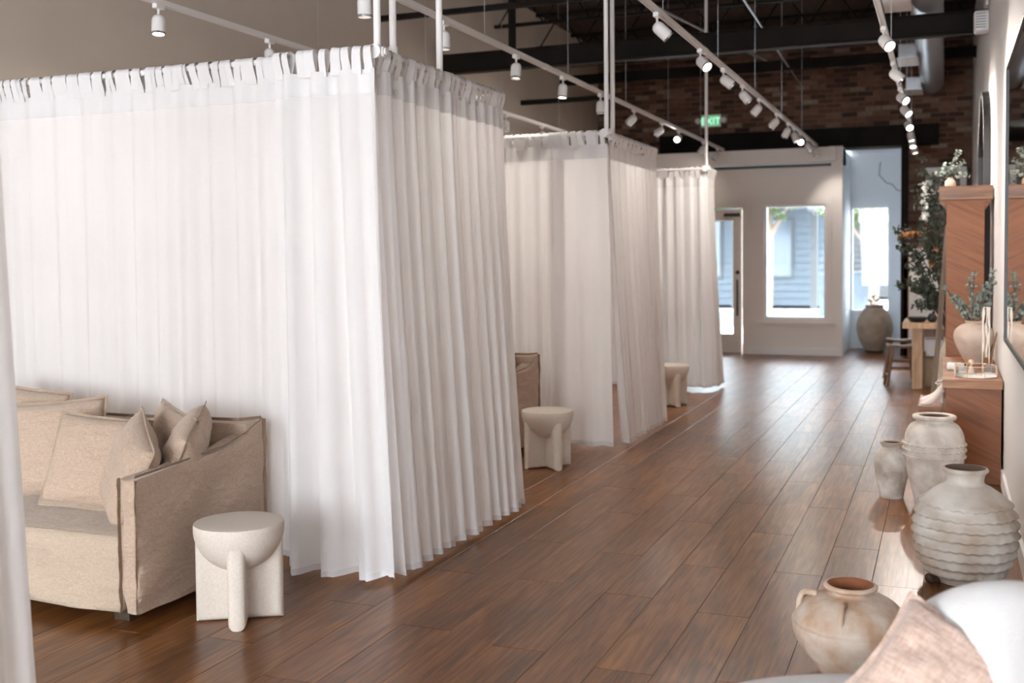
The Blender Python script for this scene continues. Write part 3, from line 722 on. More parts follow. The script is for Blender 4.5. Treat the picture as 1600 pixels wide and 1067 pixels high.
# ------------------------------------------------------------------ linen sofas
def wr(p, seed, a=.006):
    q = Vector((p.x*3.1+seed, p.y*3.3, p.z*7.5))
    return a*(noise.noise(q)+.5*noise.noise(q*2.3))
SX, SY = -3.04, 3.50
def make_sofa(label):
    """local origin at right front foot corner; x runs to the left as negative"""
    t = thing('linen_sofa', label, 'sofa', (SX, SY, 0))
    Wd, Dp = 2.06, .90
    def arm_top(y):
        u = y/Dp
        return .62+.045*u+.075*max(0, (u-.62)/.38)**1.6
    def warm(x0):
        def f(q, p):
            z = q.z
            at = arm_top(q.y)-.02*math.sin(PI*min(1, max(0, (q.x-x0)/.085)))
            zz = .05+(z-.05)*(at-.05)/.57
            low = 1-min(1, max(0, (z-.05)/.2))
            n_ = wr(q, 1.0, .017)
            return (q.x+n_*(1 if q.x > x0+.045 else -1)+.012*low, q.y-.006*low+.004*math.sin(q.z*31)*(q.y < .05), zz)
        return f
    for x0, nm in ((-.085, 'armrest'), (-Wd, 'armrest')):
        MB().softbox(x0, x0+.085, 0, Dp, .05, .62, r=.018, res=.03, warp=warm(x0)).build('armrest', MT['linen'], t, 60)
    # back
    def wback(q, p):
        n_ = wr(q, 5.0, .010); u = (q.x+Wd)/Wd
        sag = -.012*math.sin(PI*u)+.012*noise.noise(Vector((q.x*5, 3, 0)))
        return (q.x, q.y+n_, q.z+(sag if q.z > .5 else 0))
    MB().softbox(-Wd, 0, Dp-.14, Dp, .05, .735, r=.02, res=.035, warp=wback).build('backrest', MT['linen'], t, 60)
    # base with skirt
    def wbase(q, p):
        low = 1-min(1, max(0, (q.z-.05)/.3)); n_ = wr(q, 9.0, .020)
        cre = .004*math.sin(q.z*60+3*noise.noise(Vector((q.x*3, 1, q.z*4))))
        return (q.x, q.y+(n_+cre-.010*low if q.y < .2 else 0), q.z+(.014*math.sin(PI*(q.x+Wd)/Wd)*max(0, min(1, (q.y)/.3)) if q.z > .3 else 0))
    MB().softbox(-Wd+.08, -.08, .0, Dp-.12, .05, .375, r=.03, res=.03, warp=wbase).build('seat', MT['linenlight'], t, 60)
    # raised seams
    def seam(pts, w_=.016, up_=(0, -1, 0), sd=0):
        u = Vector(up_); mb = MB(); P_ = [Vector(p) for p in pts]; m = []
        for i in range(len(P_)-1):
            for k in range(6): m.append(P_[i].lerp(P_[i+1], k/6))
        m.append(P_[-1])
        def P(i, j):
            p = m[i]; wv = .006*noise.noise(Vector((i*.55, sd, 0)))
            side = Vector((wv, wv*.6, 0))
            if j == 0: return p-u*.004-Vector((.0018, 0, 0))
            if j == 1: return p+u*w_+side-Vector((.0015, 0, 0))
            if j == 2: return p+u*w_+side+Vector((.0015, 0, 0))
            return p-u*.004+Vector((.0018, 0, 0))
        mb.grid(P, len(m), 4); return mb.build('seam', MT['linendark'], t, 60)
    seam([(-.082, -.002, .06), (-.082, -.002, .25), (-.082, -.004, .45), (-.080, -.002, .615)], .014, (0, -1, 0), 1)
    seam([(-.012, -.0, .06), (-.008, -.0, .3), (-.008, -.0, .612)], .010, (.7, -.7, 0), 2)
    pts = [(-.004, y, arm_top(y)+.0) for y in (0, .15, .3, .45, .6, .75, .89)]
    seam(pts, .010, (.5, 0, .85), 3)
    seam([(-.006, Dp-.002, .06), (-.006, Dp-.002, .4), (-.006, Dp-.002, .735)], .014, (.8, .5, 0), 4)
    seam([(-Wd+.02, Dp-.13, .738), (-1.4, Dp-.13, .733), (-.7, Dp-.13, .733), (-.05, Dp-.13, .742), (-.01, Dp-.01, .738)], .012, (0, -.3, .95), 5)
    seam([(-.085, .0, .372), (-1.0, .0, .372), (-Wd+.085, .0, .372)], .006, (0, -.9, .4), 6)
    for (x, y) in ((-.14, .10), (-.14, Dp-.12), (-Wd+.12, .10), (-Wd+.12, Dp-.12)):
        MB().box(x-.04, x+.04, y-.04, y+.04, 0, .075, bev=.004).build('foot', MT['darkwood'], t)
    return t
sofa = make_sofa('beige linen slipcovered sofa in front of the nearest full booth')

def pillow_mb(w_, h_, th, seed, pinch=.07, n=22):
    def P(side):
        def f(i, j):
            u = 2*i/(n-1)-1; v = 2*j/(n-1)-1
            pu = 1-pinch*(1-abs(v)**2.2)*abs(u)**3; pv = 1-pinch*(1-abs(u)**2.2)*abs(v)**3
            x = u*pu*w_/2; z = v*pv*h_/2
            tt = max(0, (1-abs(u)**3.2))**.5*max(0, (1-abs(v)**3.2))**.5
            edge = (abs(u) > .999 or abs(v) > .999)
            wrk = 0 if edge else .018*tt*noise.noise(Vector((u*2.3+seed, v*2.3, seed)))+.010*tt*noise.noise(Vector((u*5+seed, v*4+u*3, seed+4)))
            crease = -.012*math.exp(-((u*.8+v*.9-.1*seed % 1)**2)/.012)*tt*(1-abs(v))
            y = side*(tt*th/2+wrk+crease*.6)
            return (x, y, z)
        return f
    mb = MB(); mb.grid(P(-1), n, n); mb.grid(P(1), n, n)
    bm = bmesh.new(); me = mb.mesh('t', None); bm.from_mesh(me); bmesh.ops.remove_doubles(bm, verts=bm.verts, dist=.0005)
    out = MB(); out.addbm(bm); return out
def flange_mb(w_, h_, pinch, seed, wid=.011):
    ring = []
    n = 16
    def e(u, v):
        pu = 1-pinch*(1-abs(v)**2.2)*abs(u)**3; pv = 1-pinch*(1-abs(u)**2.2)*abs(v)**3
        return Vector((u*pu*w_/2, 0, v*pv*h_/2))
    for k in range(n): ring.append((-1+2*k/n, -1))
    for k in range(n): ring.append((1, -1+2*k/n))
    for k in range(n): ring.append((1-2*k/n, 1))
    for k in range(n): ring.append((-1, 1-2*k/n))
    m = len(ring)
    def P(i, j):
        u, v = ring[i]; p = e(u, v); d = Vector((u if abs(u) == 1 else 0, 0, v if abs(v) == 1 else 0)).normalized()
        wv = .005*noise.noise(Vector((i*.8, seed, 0)))
        off = {0: (-.012, .002), 1: (wid, .0015), 2: (wid, -.0015), 3: (-.012, -.002)}[j]
        return p+d*off[0]+Vector((0, off[1]+(wv if j in (1, 2) else 0), 0))
    return MB().grid(P, m, 4, wrap=True)
def pillow(label, loc, w_, h_, th, rz, rx, ry, seed, m='linen', fm='linenseam', pinch=.045, group=None, name='throw_pillow', cat='pillow'):
    t = thing(name, label, cat, loc, 0, group)
    t.rotation_euler = Matrix.Rotation(rz, 3, 'Z').to_euler() if 0 else (Matrix.Rotation(rz, 3, 'Z') @ Matrix.Rotation(rx, 3, 'X') @ Matrix.Rotation(ry, 3, 'Y')).to_euler()
    pillow_mb(w_, h_, th, seed, pinch).build('cover', MT[m], t, 180)
    flange_mb(w_, h_, pinch, seed).build('flange', MT[fm], t, 60)
    return t
R = math.radians
GP = 'linen pillows on the first sofa'
pillow('beige pillow whose corner peeks up at the far left above the others', (-4.30, 4.12, .64), .50, .46, .14, R(8), R(-12), R(6), 1.0, group=GP)
pillow('large beige linen pillow behind the front square one at the left of the first sofa', (-3.96, 4.00, .60), .52, .46, .17, R(14), R(-14), R(-5), 2.0, group=GP)
pillow('square beige linen pillow sitting frontmost on the first sofa seat', (-3.575, 3.86, .585), .45, .42, .16, R(12), R(-20), R(5), 3.0, group=GP)
pillow('beige pillow with a pointed corner standing behind the one beside the arm', (-3.33, 4.07, .60), .42, .42, .13, R(-28), R(-10), R(8), 4.0, group=GP)
pillow('plump beige pillow turned edge on, tipped against the arm of the first sofa', (-3.33, 3.80, .58), .44, .40, .17, R(-36), R(-20), R(20), 5.0, group=GP)
pillow('beige pillow wedged in the back corner by the first sofa arm', (-3.19, 3.99, .62), .42, .36, .17, R(-58), R(-22), R(16), 6.0, group=GP)

def place_copy(src, loc, label, rz=0):
    c = copy_tree(src); c.location = loc; c.rotation_euler = (0, 0, rz); c['label'] = label; return c
sofa['group'] = 'linen sofas between the booths'
place_copy(sofa, (-2.965, 7.12, 0), 'beige linen sofa in front of the middle booth, mostly hidden by the first booth')
pillow('small beige linen pillow on the second sofa beside its arm', (-3.15, 7.72, .64), .40, .38, .15, R(-62), R(-12), R(8), 8.0)

# ------------------------------------------------------------------ plaster side tables
def make_table(label, loc, rz):
    t = thing('side_table', label, 'side table', loc, rz, 'plaster bowl side tables')
    prof = [(.002, .408), (.10, .409), (.176, .409), (.1835, .407), (.186, .400)]
    for k in range(1, 15):
        a = k/14*PI/2; prof.append((.186*math.cos(a)+.001, .392-.186*math.sin(a)))
    MB().lathe(prof, 64).build('bowl_top', MT['plaster'], t, 50)
    for ax in (0, 1):
        # plate with rounded outer edges and rounded upper corners
        out = [(-.178, 0), (.178, 0)]
        for k in range(9):
            a = k/8*PI/2; out.append((.178-.05+.05*math.cos(a), .325-.0+.05*math.sin(a)*.6))
        out += [(.10, .33), (-.10, .33)]
        for k in range(9):
            a = PI/2+k/8*PI/2; out.append((-.178+.05+.05*math.cos(a), .325+.05*math.sin(a)*.6))
        bm = bmesh.new(); vs = [bm.verts.new((p[0], -.037, p[1])) for p in out]; f = bm.faces.new(vs)
        r_ = bmesh.ops.extrude_face_region(bm, geom=[f]); bmesh.ops.translate(bm, vec=(0, .074, 0), verts=[v for v in r_['geom'] if isinstance(v, bmesh.types.BMVert)])
        bmesh.ops.recalc_face_normals(bm, faces=bm.faces)
        ed = [e for e in bm.edges if abs(e.verts[0].co.y-e.verts[1].co.y) < 1e-5]
        bmesh.ops.bevel(bm, geom=ed, offset=.030, segments=6, affect='EDGES', profile=.5)
        mb = MB().addbm(bm)
        if ax: mb.xform(Matrix.Rotation(PI/2, 4, 'Z'))
        mb.build('fin', MT['plaster'], t, 50)
    return t
tb = make_table('cream plaster side table beside the arm of the first sofa', (-2.735, 3.765, 0), R(31))
place_copy(tb, (-2.63, 7.28, 0), 'cream plaster side table beside the second sofa, before the middle booth', R(46))
place_copy(tb, (-2.55, 10.70, 0), 'cream plaster side table half hidden behind the middle booth', R(40))

# ------------------------------------------------------------------ jars
def band_wave(c, amp): return lambda r, z, t, j: (r*(1+c*noise.noise(Vector((math.cos(t)*1.2, math.sin(t)*1.2, z*5)))), z)
def smooth_prof(pts, n=5):
    out = []
    P_ = [pts[0]]+list(pts)+[pts[-1]]
    for i in range(1, len(P_)-2):
        for k in range(n):
            t = k/n; a, b, c, d = P_[i-1], P_[i], P_[i+1], P_[i+2]
            out.append(tuple(.5*((2*b[q])+(-a[q]+c[q])*t+(2*a[q]-5*b[q]+4*c[q]-d[q])*t*t+(-a[q]+3*b[q]-3*c[q]+d[q])*t**3) for q in (0, 1)))
    out.append(pts[-1]); return out
def jar(name, label, loc, prof, matn, inn, seed, rough_=.012, group=None, cat='jar', n=72):
    t = thing(name, label, cat, loc, rnd.uniform(0, 6), group)
    def fn(r, z, a, j): return (r*(1+rough_*noise.noise(Vector((math.cos(a)*1.5+seed, math.sin(a)*1.5, z*6)))), z)
    MB().lathe(prof, n, fn=fn).build('body', MT[matn], t, 60)
    rr, rz_ = prof[-1]
    q = [(rr, rz_), (rr-.014, rz_-.004), (rr-.018, rz_-.03), (max(rr-.02, .02), rz_-.06), (rr*.9, rz_-.10), (.002, rz_-.11)]
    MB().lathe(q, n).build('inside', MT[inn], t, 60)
    return t
# big ribbed jar
base = smooth_prof([(.125, 0), (.165, .05), (.200, .12), (.214, .20), (.216, .27), (.200, .34), (.165, .395), (.118, .43), (.086, .447)], 10)
prof = list(base)
prof += [(.081, .458), (.080, .470), (.084, .488), (.092, .500), (.098, .505), (.100, .512), (.096, .520), (.088, .521)]
t = thing('ribbed_jar', 'large weathered clay jar with wavy ribs, beside the white armchair', 'jar', (.095, 5.36, 0), .4)
ribs = [.045, .09, .135, .18, .225, .27, .315, .362]
def ribf(r, z, a, j):
    rr = r*(1+.012*noise.noise(Vector((math.cos(a)*1.5, math.sin(a)*1.5, z*6))))
    for i, zr in enumerate(ribs):
        zc = zr+.0045*noise.noise(Vector((math.cos(a)*2.2+i*5, math.sin(a)*2.2, i)))+.0028*math.sin(a*27+i*2.1+1.5*noise.noise(Vector((a, i, 0))))
        d = z-zc
        w_ = .0075
        if d < 0: k = math.exp(-(d/w_)**2*1.6)
        else: k = math.exp(-(d/.017)**2)
        rr += .0165*k*(1+.3*noise.noise(Vector((math.cos(a)*4+i*3, math.sin(a)*4, 2))))
    return (rr, z)
# resample profile finely
fine = []
for i in range(len(prof)-1):
    a, b = prof[i], prof[i+1]; m_ = max(1, int(abs(b[1]-a[1])/.0032)) if a[1] < .43 else 1
    for k in range(m_): fine.append((a[0]+(b[0]-a[0])*k/m_, a[1]+(b[1]-a[1])*k/m_))
fine.append(prof[-1])
MB().lathe(fine, 180, fn=ribf).build('body', MT['clayribbed'], t, 60)
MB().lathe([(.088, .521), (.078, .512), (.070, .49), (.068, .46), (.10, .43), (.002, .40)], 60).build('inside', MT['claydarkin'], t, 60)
# dark wooden chock at its foot
tag(MB().softbox(-.03, .03, -.025, .025, 0, .04, r=.015, res=.012).build('wooden_chock', MT['darkwood'], None, 60, loc=(-.042, 5.27, 0), rot=(0, 0, .6)), 'small dark wooden chock at the foot of the ribbed jar', 'wood block')
# tall jar with rope bands
P2 = smooth_prof([(.105, 0), (.118, .06), (.140, .15), (.160, .24), (.170, .31), (.172, .37), (.163, .43), (.140, .475), (.112, .497)], 8)
P2 += [(.103, .503), (.104, .512), (.118, .516), (.124, .524), (.124, .535), (.116, .541), (.094, .541), (.086, .536)]
t = jar('banded_jar', 'tall pale clay jar with three rope bands, behind the ribbed jar', (-.05, 6.92, 0), P2, 'claypale', 'claydarkin', 3)
for zr in (.372, .338, .300):
    rr = [p[0] for p in P2 if p[1] <= zr][-1]+.003
    pts = [((rr+.003*math.sin(k*2.2))*math.cos(2*PI*k/150), (rr+.003*math.sin(k*2.2))*math.sin(2*PI*k/150), zr+.0028*math.cos(k*1.1)) for k in range(150)]
    MB().tube(pts, .0065, 6, closed=True).build('rope_band', MT['claypale'], t, 60)
# small jar
P3 = smooth_prof([(.068, 0), (.074, .03), (.086, .09), (.099, .16), (.103, .215), (.094, .265), (.072, .30), (.058, .312)], 8)
P3 += [(.056, .318), (.060, .326), (.067, .330), (.067, .338), (.060, .342), (.054, .341)]
t = jar('small_jar', 'small whitewashed clay jar with a dark rim, left of the tall banded jar', (-.295, 7.06, 0), P3, 'claysmall', 'claydarkin', 9)
for zr in (.05, .17): 
    rr = [p[0] for p in P3 if p[1] <= zr][-1]+.0008
    MB().tube([(rr*math.cos(2*PI*k/60), rr*math.sin(2*PI*k/60), zr) for k in range(60)], .0018, 5, closed=True).build('groove_line', MT['claysmall'], t, 60)
MB().tube([(.063*math.cos(2*PI*k/60), .063*math.sin(2*PI*k/60), .338) for k in range(60)], .0062, 8, closed=True).build('rim', MT['clayfar'], t, 60)
# handled jar
P4 = smooth_prof([(.105, 0), (.125, .03), (.165, .08), (.196, .14), (.200, .185), (.178, .235), (.130, .272), (.085, .288)], 8)
P4 += [(.074, .292), (.072, .300), (.080, .306), (.092, .309), (.0945, .316), (.090, .322), (.080, .3235)]
t = thing('handled_jar', 'round sandy clay jar with small loop handles and terracotta mouth', 'jar', (-.305, 4.02, 0), 0)
def fn4(r, z, a, j): return (r*(1+.014*noise.noise(Vector((math.cos(a)*1.5, math.sin(a)*1.5, z*6)))), z)
MB().lathe(P4, 84, fn=fn4).build('body', MT['clayhandle'], t, 60)
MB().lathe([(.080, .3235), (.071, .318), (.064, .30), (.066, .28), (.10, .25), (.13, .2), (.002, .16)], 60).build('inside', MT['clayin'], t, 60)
for zr in (.188, .182): MB().tube([(.2006*math.cos(2*PI*k/80), .2006*math.sin(2*PI*k/80), zr+.0016*math.sin(k)) for k in range(80)], .0022, 5, closed=True).build('groove_line', MT['clayhandle'], t, 60)
for a in (R(186), R(264), R(75)):
    pts = []
    for k in range(9):
        f = k/8; ang = f*PI
        rr = .118+(.178-.118)*f+.030*math.sin(ang)*.6; zz = .278-.062*f+.030*math.sin(ang)
        pts.append((rr*math.cos(a), rr*math.sin(a), zz))
    MB().tube(pts, [.013-.003*math.sin(PI*k/8) for k in range(9)], 10).build('handle', MT['clayhandle'], t, 60)
# far urn with a sprig
P5 = smooth_prof([(.13, .03), (.17, .09), (.23, .2), (.265, .34), (.262, .45), (.225, .57), (.17, .65), (.135, .68)], 8)
P5 += [(.128, .69), (.130, .70), (.142, .708), (.142, .722), (.130, .728), (.118, .727)]
t = jar('round_urn', 'big tan round urn standing in the alcove before the window', (-.985, 17.42, 0), P5, 'clayfar', 'claydarkin', 15)
MB().lathe([(.125, 0), (.135, .004), (.135, .035), (.128, .045)], 40).build('base', MT['darkwood'], t, 60)

# ------------------------------------------------------------------ foliage
def leaves(mb, pts, r, n, size, rg, asp=.55):
    for (p, rr) in pts:
        for k in range(n):
            d = Vector((rg.gauss(0, 1), rg.gauss(0, 1), rg.gauss(0, 1))).normalized()*rr*rg.random()**.5
            c = Vector(p)+d; s_ = size*rg.uniform(.6, 1.3)
            a = Vector((rg.gauss(0, 1), rg.gauss(0, 1), rg.gauss(0, 1))).normalized(); b = a.cross(Vector((rg.gauss(0, 1), rg.gauss(0, 1), rg.gauss(0, 1)))).normalized()
            i = len(mb.v); nn = a.cross(b)*s_*.12
            mb.v += [tuple(c-a*s_), tuple(c-b*s_*asp+nn), tuple(c+a*s_), tuple(c+b*s_*asp+nn)]
            mb.f.append((i, i+1, i+2)); mb.f.append((i, i+2, i+3))
def sprays(base_pt, tips, rg, bend=.12):
    stems = []
    for tp in tips:
        a = Vector(base_pt); b = Vector(tp); mid = (a+b)/2+Vector((rg.uniform(-1, 1)*.02, rg.uniform(-1, 1)*.02, bend*.3))
        stems.append([a.lerp(mid, k/4)*(1-k/4)+mid.lerp(b, k/4)*(k/4) if 0 else (a*(1-k/8)**2+mid*2*(k/8)*(1-k/8)+b*(k/8)**2) for k in range(9)])
    return stems
rg = random.Random(5)
st = sprays((0, 0, .68), [(.02, 0, .86), (-.07, 0, .83), (.09, .02, .80)], rg)
mb = MB()
for s_ in st: mb.tube(s_, .003, 5)
mb.build('stem', MT['stem'], t)
lf = MB(); leaves(lf, [(s_[k], .03) for s_ in st for k in (5, 7, 8)], 0, 5, .028, rg, .35); o = lf.build('foliage', MT['leafgrey'], t, fix=False); tag(o, kind='stuff')

# ------------------------------------------------------------------ right side furniture
cx0, cx1, cy0, cy1 = 0.0, .352, 7.60, 9.28
t = thing('low_console', 'low red brown wooden console with a thick slab top along the right wall', 'console', (cx0, cy0, 0))
MB().box(-.008, .352, -.012, cy1-cy0, .625, .682, bev=.004).build('slab_top', MT['mahogtop'], t)
MB().box(.012, .345, .004, .03, .01, .625).build('front_panel', MT['mahog'], t)
MB().box(.012, .034, .03, cy1-cy0-.01, .01, .625).build('side_panel', MT['mahog'], t)
MB().box(.32, .345, .03, cy1-cy0-.01, .01, .625).build('side_panel', MT['mahog'], t)
MB().box(.02, .34, .01, cy1-cy0-.02, 0, .012).build('plinth', MT['darkwood'], t)
t = thing('tall_cabinet', 'tall red brown wooden cabinet with a thick overhanging top beside the wall', 'cabinet', (0, 9.38, 0))
MB().box(-.045, .352, -.03, .66, 1.925, 2.035, bev=.006).build('overhanging_top', MT['mahogtop'], t)
MB().box(.012, .292, 0, .60, 0, 1.925, bev=.004).build('body', MT['mahog'], t)
MB().prism([(.292, 1.925), (.35, 1.925), (.292, 1.84)], 'Y', .0, .08).build('bracket', MT['mahog'], t)
MB().prism([(.012, 1.925), (-.04, 1.925), (.012, 1.87)], 'Y', .0, .6).build('bracket', MT['mahog'], t)
# step block with shoes
t = thing('wooden_step', 'low wooden display step against the left side of the console', 'display step', (-.165, 8.02, .035))
MB().box(0, .16, 0, .62, .38, .41, bev=.003).build('top', MT['mahogtop'], t)
MB().box(.004, .156, .006, .61, -.035, .38, bev=.002).build('body', MT['mahog'], t)
def shoe(label, loc, rz):
    t = thing('high_heel_shoe', label, 'shoe', loc, rz, 'pair of ivory heels')
    # x runs from toe (0) to heel (.21)
    secs = [(0, .004, .012, .010), (.02, .004, .030, .022), (.05, .004, .038, .030), (.09, .010, .034, .034), (.13, .034, .026, .034), (.17, .066, .025, .040), (.20, .078, .024, .052), (.212, .080, .012, .050)]
    n = 14
    def P(i, j):
        x, z0, w_, h = secs[j]; a = 2*PI*i/n
        yy = math.cos(a)*w_; zz = z0+max(0, math.sin(a))*h+min(0, math.sin(a))*.004
        return (x, yy, zz)
    mb = MB().grid(P, n, len(secs), wrap=True); mb.f.append(tuple(range(n))); mb.f.append(tuple((len(secs)-1)*n+i for i in range(n)))
    mb.build('upper', MT['leather'], t, 60)
    MB().tube([(.196, 0, .078), (.200, 0, .04), (.202, 0, 0)], [.017, .0095, .0085], 12).build('heel', MT['leather'], t, 60)
    MB().tube([(.185+.033*math.cos(2*PI*k/24), .030*math.sin(2*PI*k/24), .150+.012*math.cos(2*PI*k/24)) for k in range(24)], .004, 6, closed=True).tube([(.212, .0, .125), (.218, 0, .160)], .006, 6).build('ankle_strap', MT['leather'], t, 60)
    return t
shoe('ivory high heeled shoe on the wooden step, nearer one of the pair', (-.145, 8.08, .4455), R(48))
shoe('ivory high heeled shoe on the wooden step, farther one of the pair', (-.15, 8.30, .4455), R(40))
# vase with eucalyptus
P6 = smooth_prof([(.055, 0), (.062, .015), (.092, .07), (.125, .14), (.140, .20), (.130, .25), (.095, .285), (.062, .297)], 8)
P6 += [(.058, .302), (.060, .312), (.066, .316), (.060, .320), (.052, .319)]
t = jar('round_vase', 'blush clay vase holding eucalyptus on the low console', (.205, 8.72, .683), P6, 'clayrose', 'claydarkin', 21, cat='vase')
rg = random.Random(12)
t2 = thing('eucalyptus_bunch', 'grey green eucalyptus sprigs standing in the blush vase on the console', 'plant', (.205, 8.72, .683))
tips = [(-.20, -.02, .56), (-.12, -.05, .50), (.0, 0, .67), (-.03, .03, .62), (.08, -.02, .58), (.13, .03, .60), (-.08, .05, .44), (.05, .06, .52), (.10, -.06, .46), (-.15, .05, .49), (.03, -.09, .50), (.13, .10, .68)]
st = sprays((0, 0, .24), tips, rg)
mb = MB()
for s_ in st: mb.tube(s_, .0022, 5)
mb.build('stem', MT['stem'], t2)
lf = MB(); leaves(lf, [(s_[k], .022) for s_ in st for k in (3, 4, 5, 6, 7, 8)], 0, 7, .016, rg, .85); tag(lf.build('foliage', MT['leafgrey'], t2, fix=False), kind='stuff')
# glass jewellery tray and its neighbours
def hexagon(rx, ry): return [(rx*math.cos(PI/8+PI/4*k), ry*math.sin(PI/8+PI/4*k)) for k in range(8)]
t = thing('glass_tray', 'octagonal glass jewellery tray with gold edges on the console front', 'tray', (.195, 7.82, .683))
hx_ = hexagon(.138, .155)
MB().prism([(p[0], p[1]) for p in hx_], 'Z', .002, .006).build('mirror_base', MT['paper'], t)
mb = MB(); g = MB()
for k in range(8):
    a, b = hx_[k], hx_[(k+1) % 8]
    for z in (.004, .075): mb.tube([(a[0], a[1], z), (b[0], b[1], z)], .0022, 6)
    mb.tube([(a[0], a[1], .004), (a[0], a[1], .075)], .0022, 6)
    i = len(g.v); g.v += [(a[0], a[1], .006), (b[0], b[1], .006), (b[0], b[1], .073), (a[0], a[1], .073)]; g.f.append((i, i+1, i+2, i+3))
mb.build('gold_edge', MT['brass'], t, 60); g.build('pane', MT['glass'], t)
tag(MB().softbox(-.05, .05, -.06, .06, 0, .05, r=.012, res=.015, warp=lambda q, p: (q.x+.006*noise.noise(q*30), q.y, q.z+.006*noise.noise(q*25))).build('folded_veil', MT['blossom'], None, 60, loc=(.07, 8.22, .683)), 'folded white lace veil on the console, behind the glass tray', 'veil')
for i, (dx, dy, lb) in enumerate(((-.05, .03, 'small gold ring clip lying in the glass tray, left'), (.02, -.02, 'small gold ring clip lying in the glass tray, centre'))):
    tag(MB().tube([(.018*math.cos(2*PI*k/20), .010*math.sin(2*PI*k/20), .006) for k in range(20)], .005, 6, closed=True).build('gold_clip', MT['brass'], None, 60, loc=(.195+dx, 7.82+dy, .692)), lb, 'hair clip')
t = thing('scent_bottle', 'tiny clear scent bottle with a gold ball stopper in the glass tray', 'bottle', (.17, 7.90, .69))
MB().lathe([(.016, 0), (.018, .01), (.018, .035), (.008, .045), (.007, .06)], 20).build('body', MT['clayrose'], t, 60)
MB().lathe([(.003, .058), (.016, .068), (.02, .08), (.014, .094), (.002, .098)], 20).build('stopper', MT['brass'], t, 60)
t = thing('jewellery_stand', 'tall thin gold jewellery stand hung with ribbons on the console', 'jewellery stand', (.265, 8.05, .683))
MB().lathe([(.05, 0), (.05, .008), (.01, .012), (.004, .014)], 24).build('base', MT['brass'], t, 60)
MB().tube([(-.02, 0, .01), (-.022, 0, .42), (-.012, 0, .45), (.012, 0, .45), (.022, 0, .42), (.02, 0, .01)], .0042, 8).build('hoop', MT['brass'], t, 60)
for k, (dx, ln) in enumerate(((-.016, .30), (.004, .34), (.018, .26))):
    MB().tube([(dx+.004*math.sin(q*1.3+k), -.008, .448-ln*q/8) for q in range(9)], [.006+.003*math.sin(q*1.9+k) for q in range(9)], 6).build('ribbon', MT['leather'], t, 60)
t = thing('acrylic_sign', 'clear glass card with a gold edge leaning on the right wall above the console', 'display card', (.30, 8.35, .683))
t.rotation_euler = (0, R(10), 0)
MB().box(-.002, .002, -.12, .12, .004, .26).build('pane', MT['glass'], t)
MB().tube([(0, -.12, .004), (0, -.12, .26), (0, .12, .26), (0, .12, .004)], .0022, 6, closed=True).build('gold_edge', MT['brass'], t, 60)
# cabinet-top sprigs in a small vase
t = thing('sprig_vase', 'small vase of pale grey sprigs on top of the tall cabinet', 'plant', (.04, 9.86, 2.036))
MB().lathe([(.03, 0), (.045, .03), (.04, .07), (.02, .09), (.022, .10)], 24).build('vase', MT['clayrose'], t, 60)
rg = random.Random(31); st = sprays((0, 0, .08), [(.06, 0, .31), (.09, .02, .22), (0, 0, .2), (-.10, 0, .14), (-.05, -.02, .2), (.13, 0, .12)], rg)
mb = MB()
for s_ in st: mb.tube(s_, .002, 5)
mb.build('stem', MT['stem'], t)
lf = MB(); leaves(lf, [(s_[k], .028) for s_ in st for k in (3, 4, 5, 6, 7, 8)], 0, 7, .016, rg, .7); tag(lf.build('foliage', MT['leafgrey'], t, fix=False), kind='stuff')
# leaning board
t = MB().box(0, .045, 0, .20, 0, 1.75, bev=.003).build('leaning_board', MT['greyboard'], None, None, loc=(-.125, 10.25, 0), rot=(0, R(4.2), 0)); tag(t, 'weathered grey brown board leaning against the left side of the tall cabinet', 'board')
# desk with things
t = thing('work_table', 'chunky honey oak work table behind the tall cabinet', 'table', (0, 0, 0))
MB().box(-.43, .345, 12.75, 13.75, .675, .735, bev=.004).build('tabletop', MT['oak'], t)
for (x, y) in ((-.33, 12.82), (-.33, 13.57), (.22, 12.82), (.22, 13.57)): MB().box(x, x+.11, y, y+.11, 0, .675, bev=.004).build('leg', MT['oak'], t)
MB().box(-.22, .22, 12.85, 12.90, .575, .675).build('apron', MT['oakdark'], t)
def stool(label, loc, rz, top='oakdark'):
    t = thing('wooden_stool', label, 'stool', loc, rz, 'splay legged stools at the work table')
    def P(i, j):
        u = i/8*2-1; v = j/6*2-1
        return (u*.15, v*.11, .455+.015*u*u)
    mb = MB().softbox(-.155, .155, -.11, .11, .435, .465, r=.012, res=.03, warp=lambda q, p: (q.x, q.y, q.z+.018*(q.x/.155)**2)); mb.build('seat', MT[top], t, 60)
    for sx in (-1, 1):
        for sy in (-1, 1): MB().tube([(sx*.105, sy*.07, .45), (sx*.165, sy*.105, 0)], [.018, .015], 10).build('leg', MT['oakdark'], t, 60)
        MB().tube([(sx*.148, -.093, .13), (sx*.148, .093, .13)], .010, 8).build('stretcher', MT['oakdark'], t, 60)
    for sy in (-1, 1): MB().tube([(-.135, sy*.088, .20), (.135, sy*.088, .20)], .010, 8).build('stretcher', MT['oakdark'], t, 60)
    return t
s1 = stool('brown wooden stool pulled out at the left of the work table', (-.45, 13.08, 0), R(12))
s2 = copy_tree(s1); s2.location = (-.50, 13.98, 0); s2.rotation_euler = (0, 0, R(-8)); s2['label'] = 'second wooden stool, paler seat, behind the first at the work table'
t = thing('shallow_bowl', 'black shallow bowl on the work table', 'bowl', (-.28, 12.98, .736))
MB().lathe([(.05, 0), (.075, .005), (.105, .04), (.108, .055), (.102, .055), (.07, .014), (.002, .01)], 32).build('body', MT['pebble'], t, 60)
MB().lathe([(.109, .052), (.111, .056), (.105, .059), (.101, .055)], 32).build('rim', MT['pebble'], t, 60)
t = thing('round_pot', 'dark round pot beside the bowl on the work table', 'pot', (-.125, 13.0, .736))
